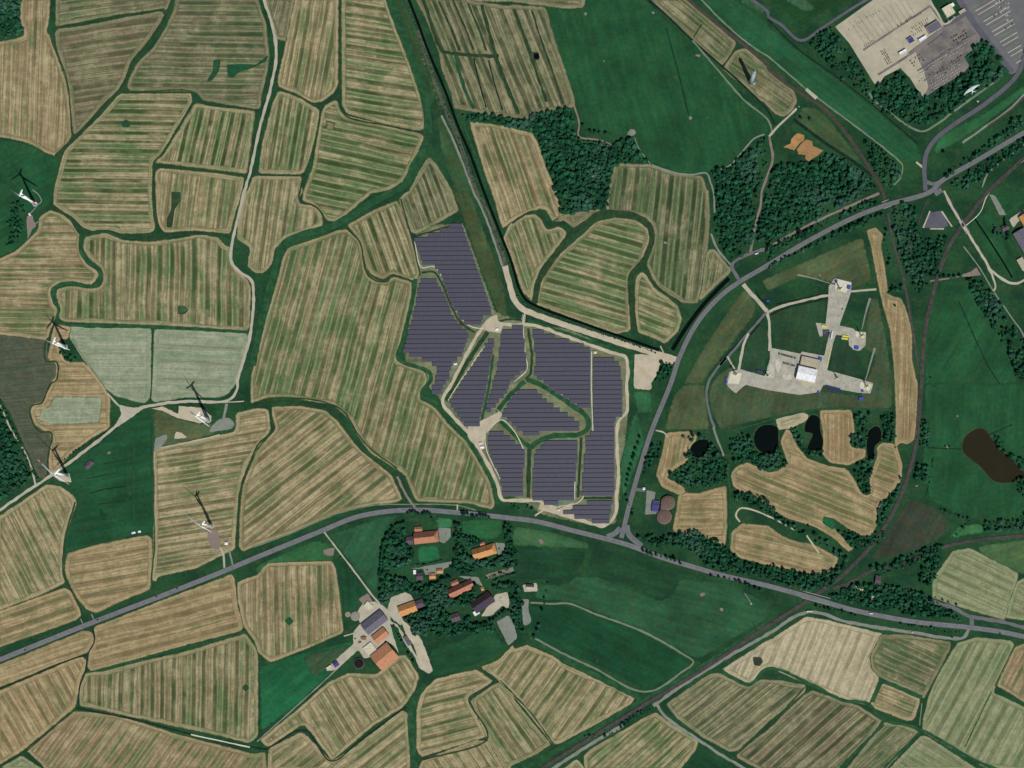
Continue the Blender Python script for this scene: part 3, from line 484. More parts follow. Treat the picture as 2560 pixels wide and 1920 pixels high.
# bare yards, pads and sand lots
LOTS = [
('yard', M_YARD, 'A: 35,310 500,-20 1130,-20 1290,290 1090,440 860,620 800,780 600,880 570,940 490,970 440,890 200,500', 2),
('yard', M_YARD2, 'A: 1290,290 1430,190 1560,130 1720,450 1640,560 1520,650 1580,760 1520,840 1200,1030 1060,1130 840,780 870,620 1090,440', 2),
('yard', M_YARD, 'A: 790,790 860,620 960,590 1000,700 1060,830 1110,1000 1080,1070 1050,1120 1020,1100 900,900', 2),
('parking_lot', M_ROAD2, 'A: 1430,-20 2240,-20 2240,340 2200,600 2130,830 2060,860 1720,400 1600,200 1480,60', 2),
('sand_lot', M_SAND, '21: 1060,1400 1300,1410 1400,1440 1390,1490 1280,1480 1260,1560 1200,1659 22: 1210,30 1190,52 1060,40 21: 1050,1659', 2),
('gravel_lot', M_TRACK, '02: 1030,180 1150,205 1260,200 1120,300 970,400 1050,260', 2),
('gravel_lot', M_SAND, '02: 1310,215 1410,195 1540,262 1545,190 1740,205 1830,280 1820,320 1730,340 1530,292 1400,230', 1),
('gravel_lot', M_GREYT, '02: 1900,300 1990,290 2030,350 2000,390 1860,410 1800,415 1850,340', 5), ('gravel_lot', M_GREYT, '02: 1340,470 1440,430 1450,470 1380,560 1330,575', 3),
('gravel_lot', M_SAND, '02: 1520,410 1570,420 1620,465 1560,470 1500,475', 3), ('gravel_lot', M_PINK, '02: 1800,1260 1880,1260 1910,1380 1890,1440 1830,1420 1790,1340', 5),
('gravel_lot', M_PINK, '01: 240,200 280,200 300,270 320,290 260,340 240,400 230,250', 3), ('gravel_lot', M_TRACK, '02: 440,780 600,770 620,850 520,840', 2),
('sand_lot', M_ORANGE, '30: 130,1270 195,1240 205,1200 250,1148 312,1165 315,1205 262,1250 225,1298', .6), ('sand_lot', M_ORANGE2, '30: 300,1225 335,1205 380,1222 388,1262 480,1300 420,1350 350,1395 320,1370 325,1340 262,1335 250,1290', .6),
('well_pad', M_CONC, 'D: 1500,200 1580,90 1820,140 1810,280 1770,400 1650,740 1840,780 1880,820 2020,830 2010,1020 1930,1090 1850,1080 1780,1010 1780,890 1600,870 1560,1000 1480,1360 1600,1390 1930,1480 2120,1540 2080,1680 1900,1670 1640,1620 1430,1560 1380,1660 1100,1700 700,1640 350,1560 280,1620 220,1680 120,1600 90,1540 130,1380 280,1340 400,1380 620,1440 690,1200 690,1050 760,1060 1110,1130 1130,1100 1440,1160 1500,900 1530,820 1380,900 1320,700 1460,720 1500,330', 2),
('farm_yard', M_TRACK, 'V: 540,960 620,1010 700,1080 690,1150 760,1190 860,1330 930,1460 1000,1560 1120,1640 1080,1680 980,1620 930,1500 830,1360 770,1220 690,1180 780,1480 730,1400 640,1340 640,1440 520,1500 440,1530 380,1440 160,1640 60,1650 130,1560 330,1380 330,1260 400,1180 360,1080 430,970', 3),
('farm_yard', M_TRACK, 'V: 660,1060 700,920 840,870 900,900 960,1010 800,1110 830,1160 800,1200 720,1140', 3),
('farm_yard', M_SAND, 'V: 800,1140 860,1180 1000,1330 1040,1430 1110,1630 1090,1659 1010,1640 960,1500 930,1400 850,1290', 3),
('farm_yard', M_GREYT, 'V: 1170,235 1290,240 1290,330 1230,390 1180,370', 2), ('farm_yard', M_GREYT, 'V: 1730,380 1830,390 1810,470 1760,510', 3), ('farm_yard', M_TRACK, 'V: 1740,890 1850,870 1870,960 1860,1040 1800,1000 1700,1100 1590,1110', 3),
('farm_yard', M_GREYT, 'V: 1740,1160 1860,1100 1910,1160 1950,1320 1860,1400 1800,1280', 3), ('farm_yard', M_GREYT, 'V: 1360,710 1560,720 1620,830 1560,790 1500,760', 2), ('farm_yard', M_PINK, 'V: 380,940 470,880 520,960 430,990', 3),
('farm_yard', M_PINK, 'V: 1630,700 1900,620 1920,660 1660,740', 2), ('farm_yard', M_GREYT, 'V: 2010,960 2060,950 2060,1060 2090,1150 2040,1200 2000,1150', 3), ('farm_yard', M_TRACK, 'V: 2000,800 2140,780 2150,860 2020,870', 2),
('farm_yard', M_GREYT, 'V: 900,640 1330,560 1330,600 1220,640 1220,690 1040,700 1020,640', 2), ('farm_yard', M_GREYT, '22: 1160,915 1240,935 1230,1000 1260,1120 1150,1130 1160,990', 2),
('gravel_lot', M_SLATE, '31: 1390,180 1500,160 1560,290 1520,310 1420,310 1330,310', 3), ('gravel_lot', M_TRACK, '31: 2080,240 2240,130 2240,180 2150,270 2120,310', 2), ('gravel_lot', M_GREYT, '31: 1910,20 1960,30 2060,200 2000,200', 3),
('farm_yard', M_SAND, '33: 750,85 830,100 820,130 780,120', 2), ('farm_yard', M_SAND, '33: 900,130 930,130 980,215 890,210', 3), ('sand_lot', M_SAND, '22: 250,1010 290,1030 420,1070 530,1020 530,1070 440,1115 520,1120 680,1190 820,1195 780,1235 700,1215 460,1140 280,1100 230,1080', 2),
('gravel_lot', M_PINK, '31: 1750,690 1800,650 1840,720 1580,745', 2), ('gravel_lot', M_SAND, '11: 2020,1080 2080,1060 2100,1130 2140,1150 2110,1220 2050,1210 1960,1190', 2), ('gravel_lot', M_SAND, '12: 1900,340 2100,240 2050,190 2130,260 2110,300 1980,420 1970,560 1930,580 1830,460 1830,360 1900,350', 2),
('gravel_lot', M_GREYT, '23: 80,200 150,200 130,300 170,380 150,420 100,430', 3),
('rubble', M_RUB, 'D: 690,1250 740,1290 760,1420 740,1480 640,1440 640,1380 680,1300', 2), ('rubble', M_RUB, 'D: 770,1210 830,1240 850,1300 800,1400 770,1330', 2), ('rubble', M_RUB, 'D: 860,1420 980,1420 1000,1480 900,1500', 2),
('bare_ground', M_GREYT, '20: 1074,1150 1050,1170 1021,1178 995,1162 1006,1140 1020,1114 1058,1122', 2),
('bare_ground', M_GREYT, '20: 1554,1022 1553,1035 1536,1034 1526,1027 1526,1016 1534,999 1551,1011', 2),
('bare_ground', M_GREYT, '20: 1236,112 1229,119 1218,123 1213,115 1207,106 1219,101 1229,104', 2),
('bare_ground', M_GREYT, '20: 647,122 645,132 631,133 624,125 621,116 631,107 641,115', 2),
('bare_ground', M_PINK, '20: 1628,480 1625,495 1606,492 1583,489 1588,471 1606,468 1619,470', 2),
('bare_ground', M_PINK, '20: 804,530 801,536 793,536 787,533 783,525 793,522 800,525', 2),
('bare_ground', M_PINK, '23: 1668,160 1657,172 1639,179 1627,166 1626,152 1641,146 1660,144', 2),
('bare_ground', M_PINK, '23: 1825,290 1825,305 1806,303 1793,296 1795,284 1805,274 1824,276', 2),
('bare_ground', M_TRACK, '23: 2077,240 2076,246 2068,244 2063,242 2061,236 2068,233 2074,235', 2),
('bare_ground', M_PINK, '22: 271,1360 271,1376 248,1382 240,1365 226,1348 249,1339 266,1349', 2),
('bare_ground', M_PINK, '02: 957,595 954,604 941,607 928,601 935,591 941,581 953,586', 2),
('bare_ground', M_PINK, '32: 1566,545 1560,555 1547,553 1537,549 1537,540 1545,529 1559,535', 2),
('bare_ground', M_PINK, '32: 1648,278 1640,283 1633,283 1626,281 1625,274 1632,269 1642,270', 2),
('bare_ground', M_PINK, '32: 1297,880 1293,888 1282,889 1270,885 1274,875 1282,871 1292,872', 2),
('bare_ground', M_PINK, '12: 673,1455 670,1485 632,1482 585,1475 583,1432 631,1423 682,1413', 2),
('bare_ground', M_GREYT, '31: 456,720 456,727 447,728 444,722 439,716 447,711 455,714', 2),
('bare_ground', M_GREYT, '21: 1342,440 1335,451 1322,448 1314,443 1309,433 1321,426 1331,433', 2),
('bare_ground', M_TRACK, '30: 1823,880 1822,887 1812,889 1804,883 1803,875 1811,868 1824,870', 2),
('well_pad', M_PAD, 'D: 1600,90 1820,150 1740,290 1590,240', 1), ('well_pad', M_PAD, 'D: 1880,820 2010,850 1990,920 1870,890', 1), ('well_pad', M_PAD, 'D: 160,1380 300,1400 260,1550 100,1540', 1), ('well_pad', M_PAD, 'D: 1940,1520 2100,1560 2060,1650 1930,1600', 1),
]
for k, (nm, m, pts, r) in enumerate(LOTS):
    p = rounded(P(pts), r*1.5, 3)
    if m in (M_TRACK, M_SAND, M_GREYT, M_PINK, M_CONC, M_RUB, M_ORANGE, M_ORANGE2):
        q = []
        for i in range(len(p)):
            a, b = Vector(p[i]), Vector(p[(i+1) % len(p)]); n = max(1, int((b-a).length/3))
            for j in range(n): c_ = a.lerp(b, j/n); kk = .7 if m is M_CONC else 1.5; q.append((c_.x+kk*mnoise.noise(Vector((c_.x*.13, c_.y*.13, 2.))), c_.y+kk*mnoise.noise(Vector((c_.x*.13, c_.y*.13, 7.)))))
        p = q
    bm = bmesh.new(); z = .66+.0022*k+(.05 if m is M_PAD else 0); bm.faces.new([bm.verts.new((x, y, z)) for x, y in p]); bmesh.ops.triangulate(bm, faces=bm.faces[:])
    bmesh.ops.recalc_face_normals(bm, faces=bm.faces)
    me = bpy.data.meshes.new(nm); bm.to_mesh(me); bm.free(); tag(link(nm, me, m), kind='structure')
# ditches, canals, tracks, roads, rails: (name, material, width, height, path[, end width])
LINES = [
('riverbank', M_BANK, 10, .33, '10: 1400,260 1500,560 1600,850 1720,1130 1800,1350 1900,1640 11: 2000,180 2090,420 2160,640'),
('canal', M_WATER, 6.5, .40, '10: 1310,-30 1400,200 1480,420 1640,800 1750,1100 1850,1330 1970,1659 11: 2100,330 21: 0,620 60,830 120,930 210,985 600,1130 1000,1270 1270,1365'),
('canal', M_WATER, 10, .40, '21: 1875,745 1780,840 1650,980 1500,1180 1385,1365'),
('canal', M_DITCHD, 5, .40, '20: 1150,-20 1300,100 1560,350 1800,560 2000,740 2212,960 30: 60,1080'), ('canal', M_DITCHD, 4, .40, '30: 0,170 250,415 640,700 960,955 1290,1240'),
('canal', M_DITCHD, 8, .40, '30: 220,1030 500,1240 700,1370 900,1520'), ('canal', M_WATER, 4, .40, '31: 1780,220 1900,400 2040,620 2110,740'),
('ditch', M_DITCH, 2.88, .36, '00: 430,310 480,440 560,620 590,760 610,1000 620,1160'), ('ditch', M_DITCH, 2.88, .36, '00: 490,235 1000,145 1420,75'), ('ditch', M_DITCH, 6.48, .36, '00: 1490,-20 1430,150 1280,380 1150,530 1090,680 1020,800 880,940 660,1170 560,1270 480,1350'),
('ditch', M_DITCH, 2.88, .36, '00: 1060,800 1680,800 1720,880 2212,950'), ('ditch', M_DITCH, 2.88, .36, '00: 1660,890 1540,1100 1400,1330'), ('ditch', M_DITCH, 2.88, .36, '00: 1350,1430 2120,1510'),
('ditch', M_DITCH, 2.88, .36, '00: 1340,1440 1325,1659 01: 1335,150 1350,330'), ('ditch', M_DITCH, 5.04, .36, '01: 450,110 600,230 700,360 850,335 960,340 1100,390 1300,395 1600,365 1900,370 2000,400'),
('ditch', M_HEDGE, 8, .36, '01: 700,370 690,460 720,560 770,620 860,690 870,740 830,810 760,820 600,790 490,810 450,860 470,950 510,1020 490,1100 560,1140 1300,1165 2140,1210'), ('ditch', M_DITCH, 2.88, .36, '01: 1325,1180 1310,1659 02: 1300,150'),
('ditch', M_DITCH, 4.32, .36, '01: 480,1100 430,1250 400,1280 400,1460 490,1470 490,1620 440,1659 02: 400,80 365,160 265,200 270,300 340,410 440,420 450,470 420,600 410,800'),
('ditch', M_DITCH, 4.32, .36, '10: 725,-20 730,700 745,950 790,1010 1100,1080 1440,1150'), ('ditch', M_DITCH, 4.32, .36, '10: 190,770 350,820 500,900 570,910 700,840 740,800'), ('ditch', M_DITCH, 4.32, .36, '10: 560,910 540,1100 460,1400 410,1520 380,1659 11: 375,70 480,110 560,170 610,280'),
('ditch', M_DITCH, 3.6, .36, '10: 30,1515 400,1520'), ('ditch', M_HEDGE, 17, .36, '10: 1500,1230 1380,1400 1280,1600 1180,1659 11: 1000,90 800,220 640,300 400,370 240,450 190,560 150,720 90,950 20,1250 -30,1500'),
('ditch', M_HEDGE, 22, .36, '10: 1150,-20 1250,250 1380,600 1470,900 1490,1150'), ('ditch', M_DITCH, 4.32, .36, '11: 780,310 900,440 930,600 970,720 1060,775 1140,770 1170,720 1240,730 1380,780'), ('ditch', M_DITCH, 3.6, .36, '11: 1250,60 1340,380 1420,720'),
('ditch', M_HEDGE, 10, .36, '11: 1380,750 1340,1000 1260,1300 1230,1440 1500,1560 1510,1620 12: 1430,90 1580,180 1700,320 1850,510 1950,680 2070,900 2090,1040'), ('ditch', M_DITCH, 4.32, .36, '11: 1380,385 1780,225 1720,60'),
('ditch', M_DITCH, 9, .36, '10: 1440,-20 1610,440 1660,455 2060,485 2100,480'), ('ditch', M_DITCH, 9, .36, '10: 1950,40 2060,440 2120,620 2212,850 20: 60,980'), ('ditch', M_HEDGE, 8, .36, '10: 1720,490 1800,760 1880,940'), ('ditch', M_DITCHD, 3.5, .36, '10: 1880,500 1930,720 1990,930'), ('ditch', M_DITCHD, 3.5, .36, '10: 2010,520 2060,720 2130,950'), ('ditch', M_DITCH, 7, .36, '20: 20,80 100,300 180,540 300,880'), ('ditch', M_DITCH, 5, .36, '20: 170,90 250,340 350,620 440,900'), ('ditch', M_DITCH, 6, .36, '10: 1580,10 1700,280 1760,440'), ('ditch', M_DITCH, 5, .36, '10: 1700,0 1800,230 1880,430'), ('ditch', M_DITCH, 5, .36, '10: 1830,30 1930,260 1990,440'), ('ditch', M_HEDGE, 6, .36, '10: 1800,1080 1870,1280 2000,1659'),
('ditch', M_DITCHD, 3, .36, '20: 1330,240 1420,560 1525,990'), ('ditch', M_DITCH, 3.6, .36, '20: 1570,320 1640,210'), ('ditch', M_DITCH, 3.6, .36, '20: 1820,575 1940,420'),
('ditch', M_DITCH, 5.76, .36, '21: 0,270 120,190 230,170 310,310 400,290 480,340'), ('ditch', M_DITCH, 14, .36, '21: 200,960 230,780 350,590 500,380 620,280 760,190 900,180 1050,200 1180,290 1210,400 1160,560 1080,660 1030,720 1030,950 1060,1190'),
('ditch', M_DITCH, 6.48, .36, '21: 1140,640 1220,790 1340,890 1460,970 1470,1080'), ('ditch', M_HEDGE, 4, .36, '02: 1325,300 1320,900 1335,1400 1310,1659 03: 1310,60'),
('ditch', M_DITCH, 4.32, .36, '12: 130,210 140,330 160,390 30,510 -20,600 02: 2120,800 2070,950 2060,1150 2040,1420'), ('ditch', M_DITCH, 3.6, .36, '12: -20,190 240,150 480,190 650,240 790,400 900,560 1180,790 1280,1020'), ('ditch', M_DITCH, 3.6, .36, '12: -20,160 240,120 600,160 760,240 880,430 990,560 1220,730'),
('ditch', M_DITCH, 4.32, .36, '02: 650,1020 560,1350 550,1659 03: 570,40 690,270 710,350'), ('ditch', M_DITCHD, 3.5, .36, '03: 800,450 820,550 760,680 740,820 690,950 680,1130'), ('ditch', M_DITCHD, 3, .36, '03: 750,680 500,760 200,890 -20,980'),
('ditch', M_DITCHD, 4, .36, '03: 660,1140 1200,1250 1700,1380 2180,1480 13: 100,1500'), ('ditch', M_HEDGE, 4, .36, '03: 740,840 1500,640 2130,480'), ('ditch', M_DITCH, 2.88, .36, '03: 600,1180 220,1520 -20,1659'),
('ditch', M_DITCHD, 3.5, .36, '13: 90,1500 350,1340 440,1340 650,1600 900,1420 1270,1150 1300,1130'), ('ditch', M_HEDGE, 16, .36, '13: 1460,930 1380,1050 1340,1180 1365,1659'), ('ditch', M_DITCH, 4.32, .36, '13: 1900,790 2070,900 1840,1060 1860,1120 2000,1400 1440,1590'),
('ditch', M_DITCH, 3.6, .36, '13: 2110,900 23: 20,1030 160,1180 360,1450'), ('ditch', M_HEDGE, 14, .36, '23: 160,520 430,700 700,850 1120,1060'), ('ditch', M_HEDGE, 12, .36, '23: 100,1659 700,1330 1080,1100 1560,830 2212,400'),
('ditch', M_DITCH, 3.6, .36, '23: 1940,1540 2212,1300 33: 320,960'), ('ditch', M_HEDGE, 8, .36, '23: 1800,820 2050,940 33: 0,800 400,950 640,1070 850,1100 1000,1240 1280,1310 1800,1600 2000,1680'), ('ditch', M_HEDGE, 10, .36, '33: 980,900 900,1090'), ('ditch', M_HEDGE, 10, .36, '33: 980,900 1330,1050'),
('ditch', M_DITCH, 2.88, .36, '33: 1600,590 1430,930 1280,1290'), ('ditch', M_HEDGE, 7, .36, '33: 1000,1280 620,1659'), ('ditch', M_HEDGE, 6, .36, '33: 1300,1360 1000,1659'), ('ditch', M_DITCH, 2.5, .36, '33: 2130,600 1960,950'), ('ditch', M_HEDGE, 3, .36, '33: 1930,1000 1700,1480'),
('ditch', M_DITCH, 5.04, .42, '11: 1430,700 1540,695 1600,780 1700,1010 1770,1130 1890,1215'), ('ditch', M_DITCH, 11, .42, 'S: 1420,60 1200,380 1000,700 800,1080'), ('ditch', M_DITCH, 6.48, .42, '21: 140,1180 170,1400 160,1560 120,1620'),
('ditch', M_HEDGE, 11, .42, '21: 110,1640 12: 2200,90 2080,240'), ('ditch', M_HEDGE, 12, .42, '22: 130,-40 250,10 450,140 640,280 660,370 600,430 350,450 240,490 160,550'), ('ditch', M_HEDGE, 10, .42, '22: 160,550 80,490 0,420 12: 2110,320'), ('ditch', M_DITCH, 10, .42, '22: 150,560 140,980'),
('ditch', M_DITCH, 6.48, .42, '22: 600,460 570,980'), ('ditch', M_HEDGE, 10, .42, '21: 130,1110 500,1235 960,1390'), ('ditch', M_HEDGE, 13, .42, '21: 1028,1400 1015,1659 22: 1000,20'), ('ditch', M_DITCH, 5.76, .42, '22: 620,985 870,985'), ('ditch', M_HEDGE, 6, .42, 'S: 1500,400 1430,900 1330,1380'),
('ditch', M_DITCH, 4.32, .36, '11: 2080,1120 2212,1100 21: 80,1110'), ('ditch', M_DITCHD, 4, .36, 'D: 480,230 560,370 700,470'), ('ditch', M_DITCHD, 4, .36, 'D: 770,450 1500,290'), ('ditch', M_DITCHD, 4, .36, 'D: 700,600 850,520 1500,360'), ('ditch', M_DITCHD, 4, .36, 'D: 580,610 300,920 0,1240'),
('ditch', M_HEDGE, 5, .36, '32: -300,400 400,225 1070,225'), ('ditch', M_DITCHD, 2.5, .36, '32: 1380,550 1670,565'), ('ditch', M_DITCHD, 2.5, .36, '32: 1910,440 2110,350'), ('ditch', M_HEDGE, 3, .36, '32: 1800,120 1800,360'), ('ditch', M_DITCHD, 2.5, .36, '31: 1650,950 1900,1500 32: 2000,0'),
('ditch', M_DITCHD, 4, .36, 'D: 420,870 550,720'), ('ditch', M_HEDGE, 2.5, .36, '02: 690,880 850,1030 940,1130 1050,1230'), ('ditch', M_HEDGE, 2.5, .36, '02: 1000,450 1100,440 1150,480 1160,700 1155,900 1160,1180'), ('ditch', M_DITCHD, 2.5, .36, '02: 780,945 900,910 1090,885'), ('ditch', M_DITCHD, 1.5, .36, '02: 900,690 1100,650'), ('ditch', M_DITCHD, 1.5, .36, '02: 740,820 1000,770'), ('ditch', M_DITCHD, 1.5, .36, '02: 850,1040 1080,1010'),
('track', M_THIN, 4, .48, '20: 1560,350 1800,630 2000,860 2212,1040 30: 40,1150'), ('track', M_THIN, 4, .48, '20: 1620,-20 1850,215 2100,420 30: 0,490 330,770 620,990 900,1200 1130,1390 1160,1430 1150,1520 1090,1600'), ('track', M_TRACK, 9, .48, '30: 330,770 420,850'),
('track', M_TRACK, 5, .5, '30: 10,1180 80,1100 270,920'), ('track', M_PINK, 6, .48, '30: 10,1180 40,1380 0,1500 20: 2160,1659 21: 2150,100 2100,300 2060,520'), ('track', M_PINK, 4, .48, '20: 540,920 580,1060 580,1180 760,1210 870,1260'), ('track', M_THIN, 3, .48, '20: 1060,1190 1100,1290 1200,1420'),
('track', M_GREYT, 4, .48, '20: 1210,1425 1400,1490 1550,1510 1680,1500 1720,1590 1740,1659 21: 1750,180'), ('track', M_GREYT, 5, .48, '21: 1720,360 1780,500 1900,640'), ('track', M_GREYT, 3.5, .48, '20: 1780,1470 1880,1430 2000,1300 2090,1200 2180,1160'),
('track', M_ROAD2, 8, .5, '21: 1965,770 1900,640 1940,590 2060,530 2212,490'), ('track', M_PINK, 6, .5, '21: 2200,490 31: 0,480 300,310 600,170 960,10'), ('track', M_THIN, 4, .48, '20: 830,1330 760,1420 740,1500 690,1530'),
('track', M_TRACK, 7, .5, '10: 60,-20 120,150 165,330 175,500 130,750 60,1000 0,1250 00: 2160,1500 01: 2115,-20 2050,250 2005,450 2000,600 2060,680 2170,760 2190,850 2160,1250 2060,1600 02: 2040,70 1990,130 1900,155 1600,150 1400,170 1200,215 1080,300 900,450 600,680 400,820 200,950 -20,1100'),
('track', M_TRACK, 4, .5, '02: 930,80 1020,180 1080,230'), ('track', M_STRAWP, 2, .48, '01: 1400,1322 1700,1335 2040,1357'), ('track', M_STRAWP, 2.5, .48, '01: 1395,1465 1700,1470 1980,1497'), ('track', M_STRAWP, 2.5, .48, '01: 1400,1610 1700,1622 1930,1637'),
('track', M_THIN, 3, .48, '01: 620,1270 740,1450 890,1659'), ('track', M_TRACK, 4, .5, '02: 310,880 270,720 200,560 100,400 0,180'), ('track', M_TRACK, 3, .5, '02: 1900,160 2110,150'), ('track', M_GREYT, 7, .5, '02: 1960,170 1930,310'),
('track', M_TRACK, 3, .5, '02: 1340,560 1600,510 1900,440'), ('track', M_TRACK, 5, .5, '02: 1890,1390 1930,1480 1940,1600'), ('track', M_GREYT, 4, .5, '02: 1980,1430 2010,1560'), ('track', M_THIN, 3, .48, '01: 240,400 300,280 370,240'), ('track', M_GREYT, 2.5, .5, '01: 260,190 330,110 360,80 330,20 280,-20'),
('track', M_TRACK, 4, .5, '12: 590,1280 880,1659 13: 880,0 1040,210 1140,300'), ('track', M_PINK, 6, .5, '12: 1220,800 1310,980 1390,1090'), ('track', M_TRACK, 3, .5, '12: 1740,1040 1740,1130'), ('track', M_GREYT, 3, .5, '13: 10,1430 300,1170 650,850 860,640'), ('track', M_TRACK, 3, .5, '13: 760,520 860,490'),
('track', M_PAD, 3, .5, '03: 1650,1370 2160,1480'), ('track', M_THIN, 3, .48, '12: -20,1410 300,1290 700,1120 1000,1050 1300,1040 1750,1050 1900,1090'), ('track', M_GREYT, 3, .5, '03: 790,330 810,370'), ('track', M_GREYT, 3, .5, '03: 695,370 715,410'),
('track', M_THIN, 5, .48, '23: 160,230 350,240 500,240 700,320 1150,490 1500,690 1570,740 1530,790'), ('track', M_THIN, 5, .48, '23: 200,540 440,670 700,790 1160,1000 1530,790'), ('track', M_GREYT, 8, .5, '23: 330,1680 700,1440 960,1290'),
('track', M_GREYT, 8, .5, '23: 1220,1120 1500,925 1820,725 2190,515 33: 340,312 700,400 1250,490 1600,540 1690,530 1740,450'), ('track', M_GREYT, 7, .52, '23: 1250,1110 1320,1210 1620,1420 1800,1540 2040,1680'), ('track', M_THIN, 3, .48, '33: 1330,1100 1310,1290'),
('track', M_ROAD2, 9, .52, '33: 1370,210 1600,275 1740,345 2000,390 2230,450'), ('track', M_ROAD2, 10, .53, '33: 1760,340 1760,460'),
('track', M_SAND, 8, .5, '21: 0,1150 180,1150 500,1260 900,1400 980,1425 1000,1600 22: 990,0 990,240 920,330 910,600 920,800 900,1000 905,1080 850,1190 780,1230 700,1210 500,1150 280,1070 250,1020 0,1005 12: 2130,1000 2080,850 1980,650 1850,440 1700,280 1610,150 S: 720,1080 900,800 1100,400 1300,60 11: 2040,1090 2100,1130 21: 0,1150'),
('track', M_SAND, 14, .5, '11: 2150,640 2200,830 21: 20,930 90,1010 220,1065 600,1195 1000,1325 1430,1450'), ('track', M_GREYT, 5, .5, '10: 1600,1000 1700,1200 1800,1450 1880,1659 11: 1960,160 2050,400 2130,640'), ('track', M_SAND, 4, .52, '22: 270,1090 240,1110 200,1140'),
('track', M_SAND, 6, .52, '21: 95,1150 110,1050'), ('track', M_PAD, 2, .52, '11: 1370,430 1430,650 1540,645 1620,760 1720,1000 1800,1120 1880,1170 2050,1175'), ('track', M_PAD, 2, .52, '21: 688,1380 685,1659 22: 685,0 700,420'), ('track', M_PAD, 2, .52, '22: 552,500 540,1000'), ('track', M_PAD, 2, .52, '22: 640,450 600,1000 400,1060'),
('track', M_PAD, 2, .52, '12: 1980,340 1990,560 2110,820'), ('track', M_PAD, 2, .52, '12: 1990,420 2120,310 22: 20,410 100,560'), ('track', M_PAD, 2, .52, '21: 95,1150 115,1400 130,1530 20,1640'), ('track', M_PAD, 2, .52, 'S: 1462,190 1325,330 1170,560 970,850 830,1075'), ('track', M_GREYT, 3, .52, '11: 1780,270 1850,500 1950,800 2060,1080'),
('track', M_TRACK, 10, .52, 'D: 320,170 420,290 650,540'), ('track', M_TRACK, 8, .52, 'D: 650,540 680,700 690,1090'), ('track', M_TRACK, 6, .52, 'D: 670,550 880,465 1500,325 1540,330'), ('track', M_ROAD2, 6, .52, 'D: 640,560 400,830 150,1130 0,1290 21: 1850,1430 1720,1600 22: 1680,50 1700,230 1750,380'),
('track', M_GREYT, 5, .52, '22: 1740,370 1760,440 1830,620'), ('track', M_TRACK, 6, .52, 'D: 390,850 330,1000 260,1350'), ('track', M_TRACK, 4, .52, 'D: 100,1170 200,1340'), ('track', M_TRACK, 5, .52, 'D: 1800,270 2160,240'),
('track', M_GREYT, 2, .52, 'D: 1530,160 1300,90 1070,40', 5), ('track', M_GREYT, 2, .52, 'D: 1960,800 2010,580 2075,360', 6), ('track', M_GREYT, 2, .52, 'D: 2010,1500 2070,1290 2140,1050', 6),
('track', M_TRACK, 3.5, .5, '22: 1240,400 1310,420 1350,460'), ('track', M_ROAD2, 8, .52, '22: 1060,910 1150,920'), ('track', M_SAND, 4, .5, '32: 320,1290 440,1460'), ('track', M_SAND, 4, .5, '22: 1970,1190 1935,1140 1970,1075 2050,1080 2212,1140 32: 230,1260'), ('track', M_HEDGE, 5, .5, '22: 1840,640 1880,900 1880,1400'),
('track', M_THIN, 5, .48, '30: 860,760 900,850 1060,980 1250,1110 1340,1135 1450,1080 1650,930 2000,680'), ('track', M_GREYT, 5, .5, '30: 1680,1235 1900,1080 2070,960 2230,800'), ('track', M_RUST, 4, .5, '30: 1900,1090 2100,950 2230,820'), ('track', M_TRACK, 5, .52, '30: 1280,1400 1340,1450'),
('track', M_TRACK, 6, .52, '31: 1520,-10 1600,150 1700,310 1880,600 1930,680 2080,780 2150,790 2240,745'), ('track', M_GREYT, 3, .5, '31: 1690,470 1830,660 1950,860 2100,1080 2212,1250 32: 2300,0'), ('track', M_TRACK, 5, .5, '31: 1900,650 1940,730 1965,830 1940,860'), ('track', M_GREYT, 4, .5, '30: 2212,1250 1900,1500 1850,1620'), ('track', M_PAD, 2, .55, '30: 2230,1370 2100,1480 1900,1680 31: 1830,180 1710,290'),
('track', M_TRACK, 4, .75, '31: 1398,165 1340,310'), ('track', M_TRACK, 4, .75, '31: 1500,168 1590,300'), ('track', M_TRACK, 3, .75, '31: 1400,318 1520,320'), ('track', M_GREYT, 2, .5, '23: 2010,150 2070,240'), ('track', M_PINK, 4, .5, '31: 1400,770 1570,745'), ('track', M_TRACK, 3, .5, '21: 1280,1330 1310,1390'),
('rust_track', M_RUST, 8, .5, '20: 1500,-20 1700,150 1900,310 2080,450 2212,560 30: 0,590 330,840 450,910 600,1060 750,1260 880,1460 990,1659 31: 1010,100'), ('rust_track', M_RAIL, 6, .5, '31: 1035,180 1080,420 1170,750 1230,1080 1280,1400 1290,1500'), ('rust_track', M_RUST, 3, .5, '31: 1210,770 1240,450 1370,80'),
('railway', M_RAIL, 9, .55, '23: 230,1680 700,1385 1150,1110 1700,775 2190,445 33: 320,225 640,0 32: 680,1620 900,1390 1080,1110 1200,820 1270,560 1320,60 31: 1325,1659 1350,1250 1420,900 1550,500 1700,260 1900,0 30: 1960,1600 2240,1340'),
('railway', M_RAIL, 8, .54, '32: 2240,1310 1900,1340 1500,1410 1200,1540 900,1610 33: 700,60 560,110'),
('road', M_SLATE, 7, .56, '20: 2050,-20 2212,110 30: 0,140 120,220 250,340 310,348 450,255 700,90 900,-30'), ('road', M_SLATE, 15, .56, '30: 1640,-20 1780,200 1960,440 2110,630'),
('road', M_SLATE, 11, .58, '30: 2240,420 2150,650 1900,880 1600,1080 1450,1200 1370,1320 1350,1450 1360,1650'), ('road', M_ROAD2, 9, .575, '30: 1350,1560 1420,1590 1500,1570'), ('road', M_ROAD2, 13, .58, '31: 1500,-20 1440,20'),
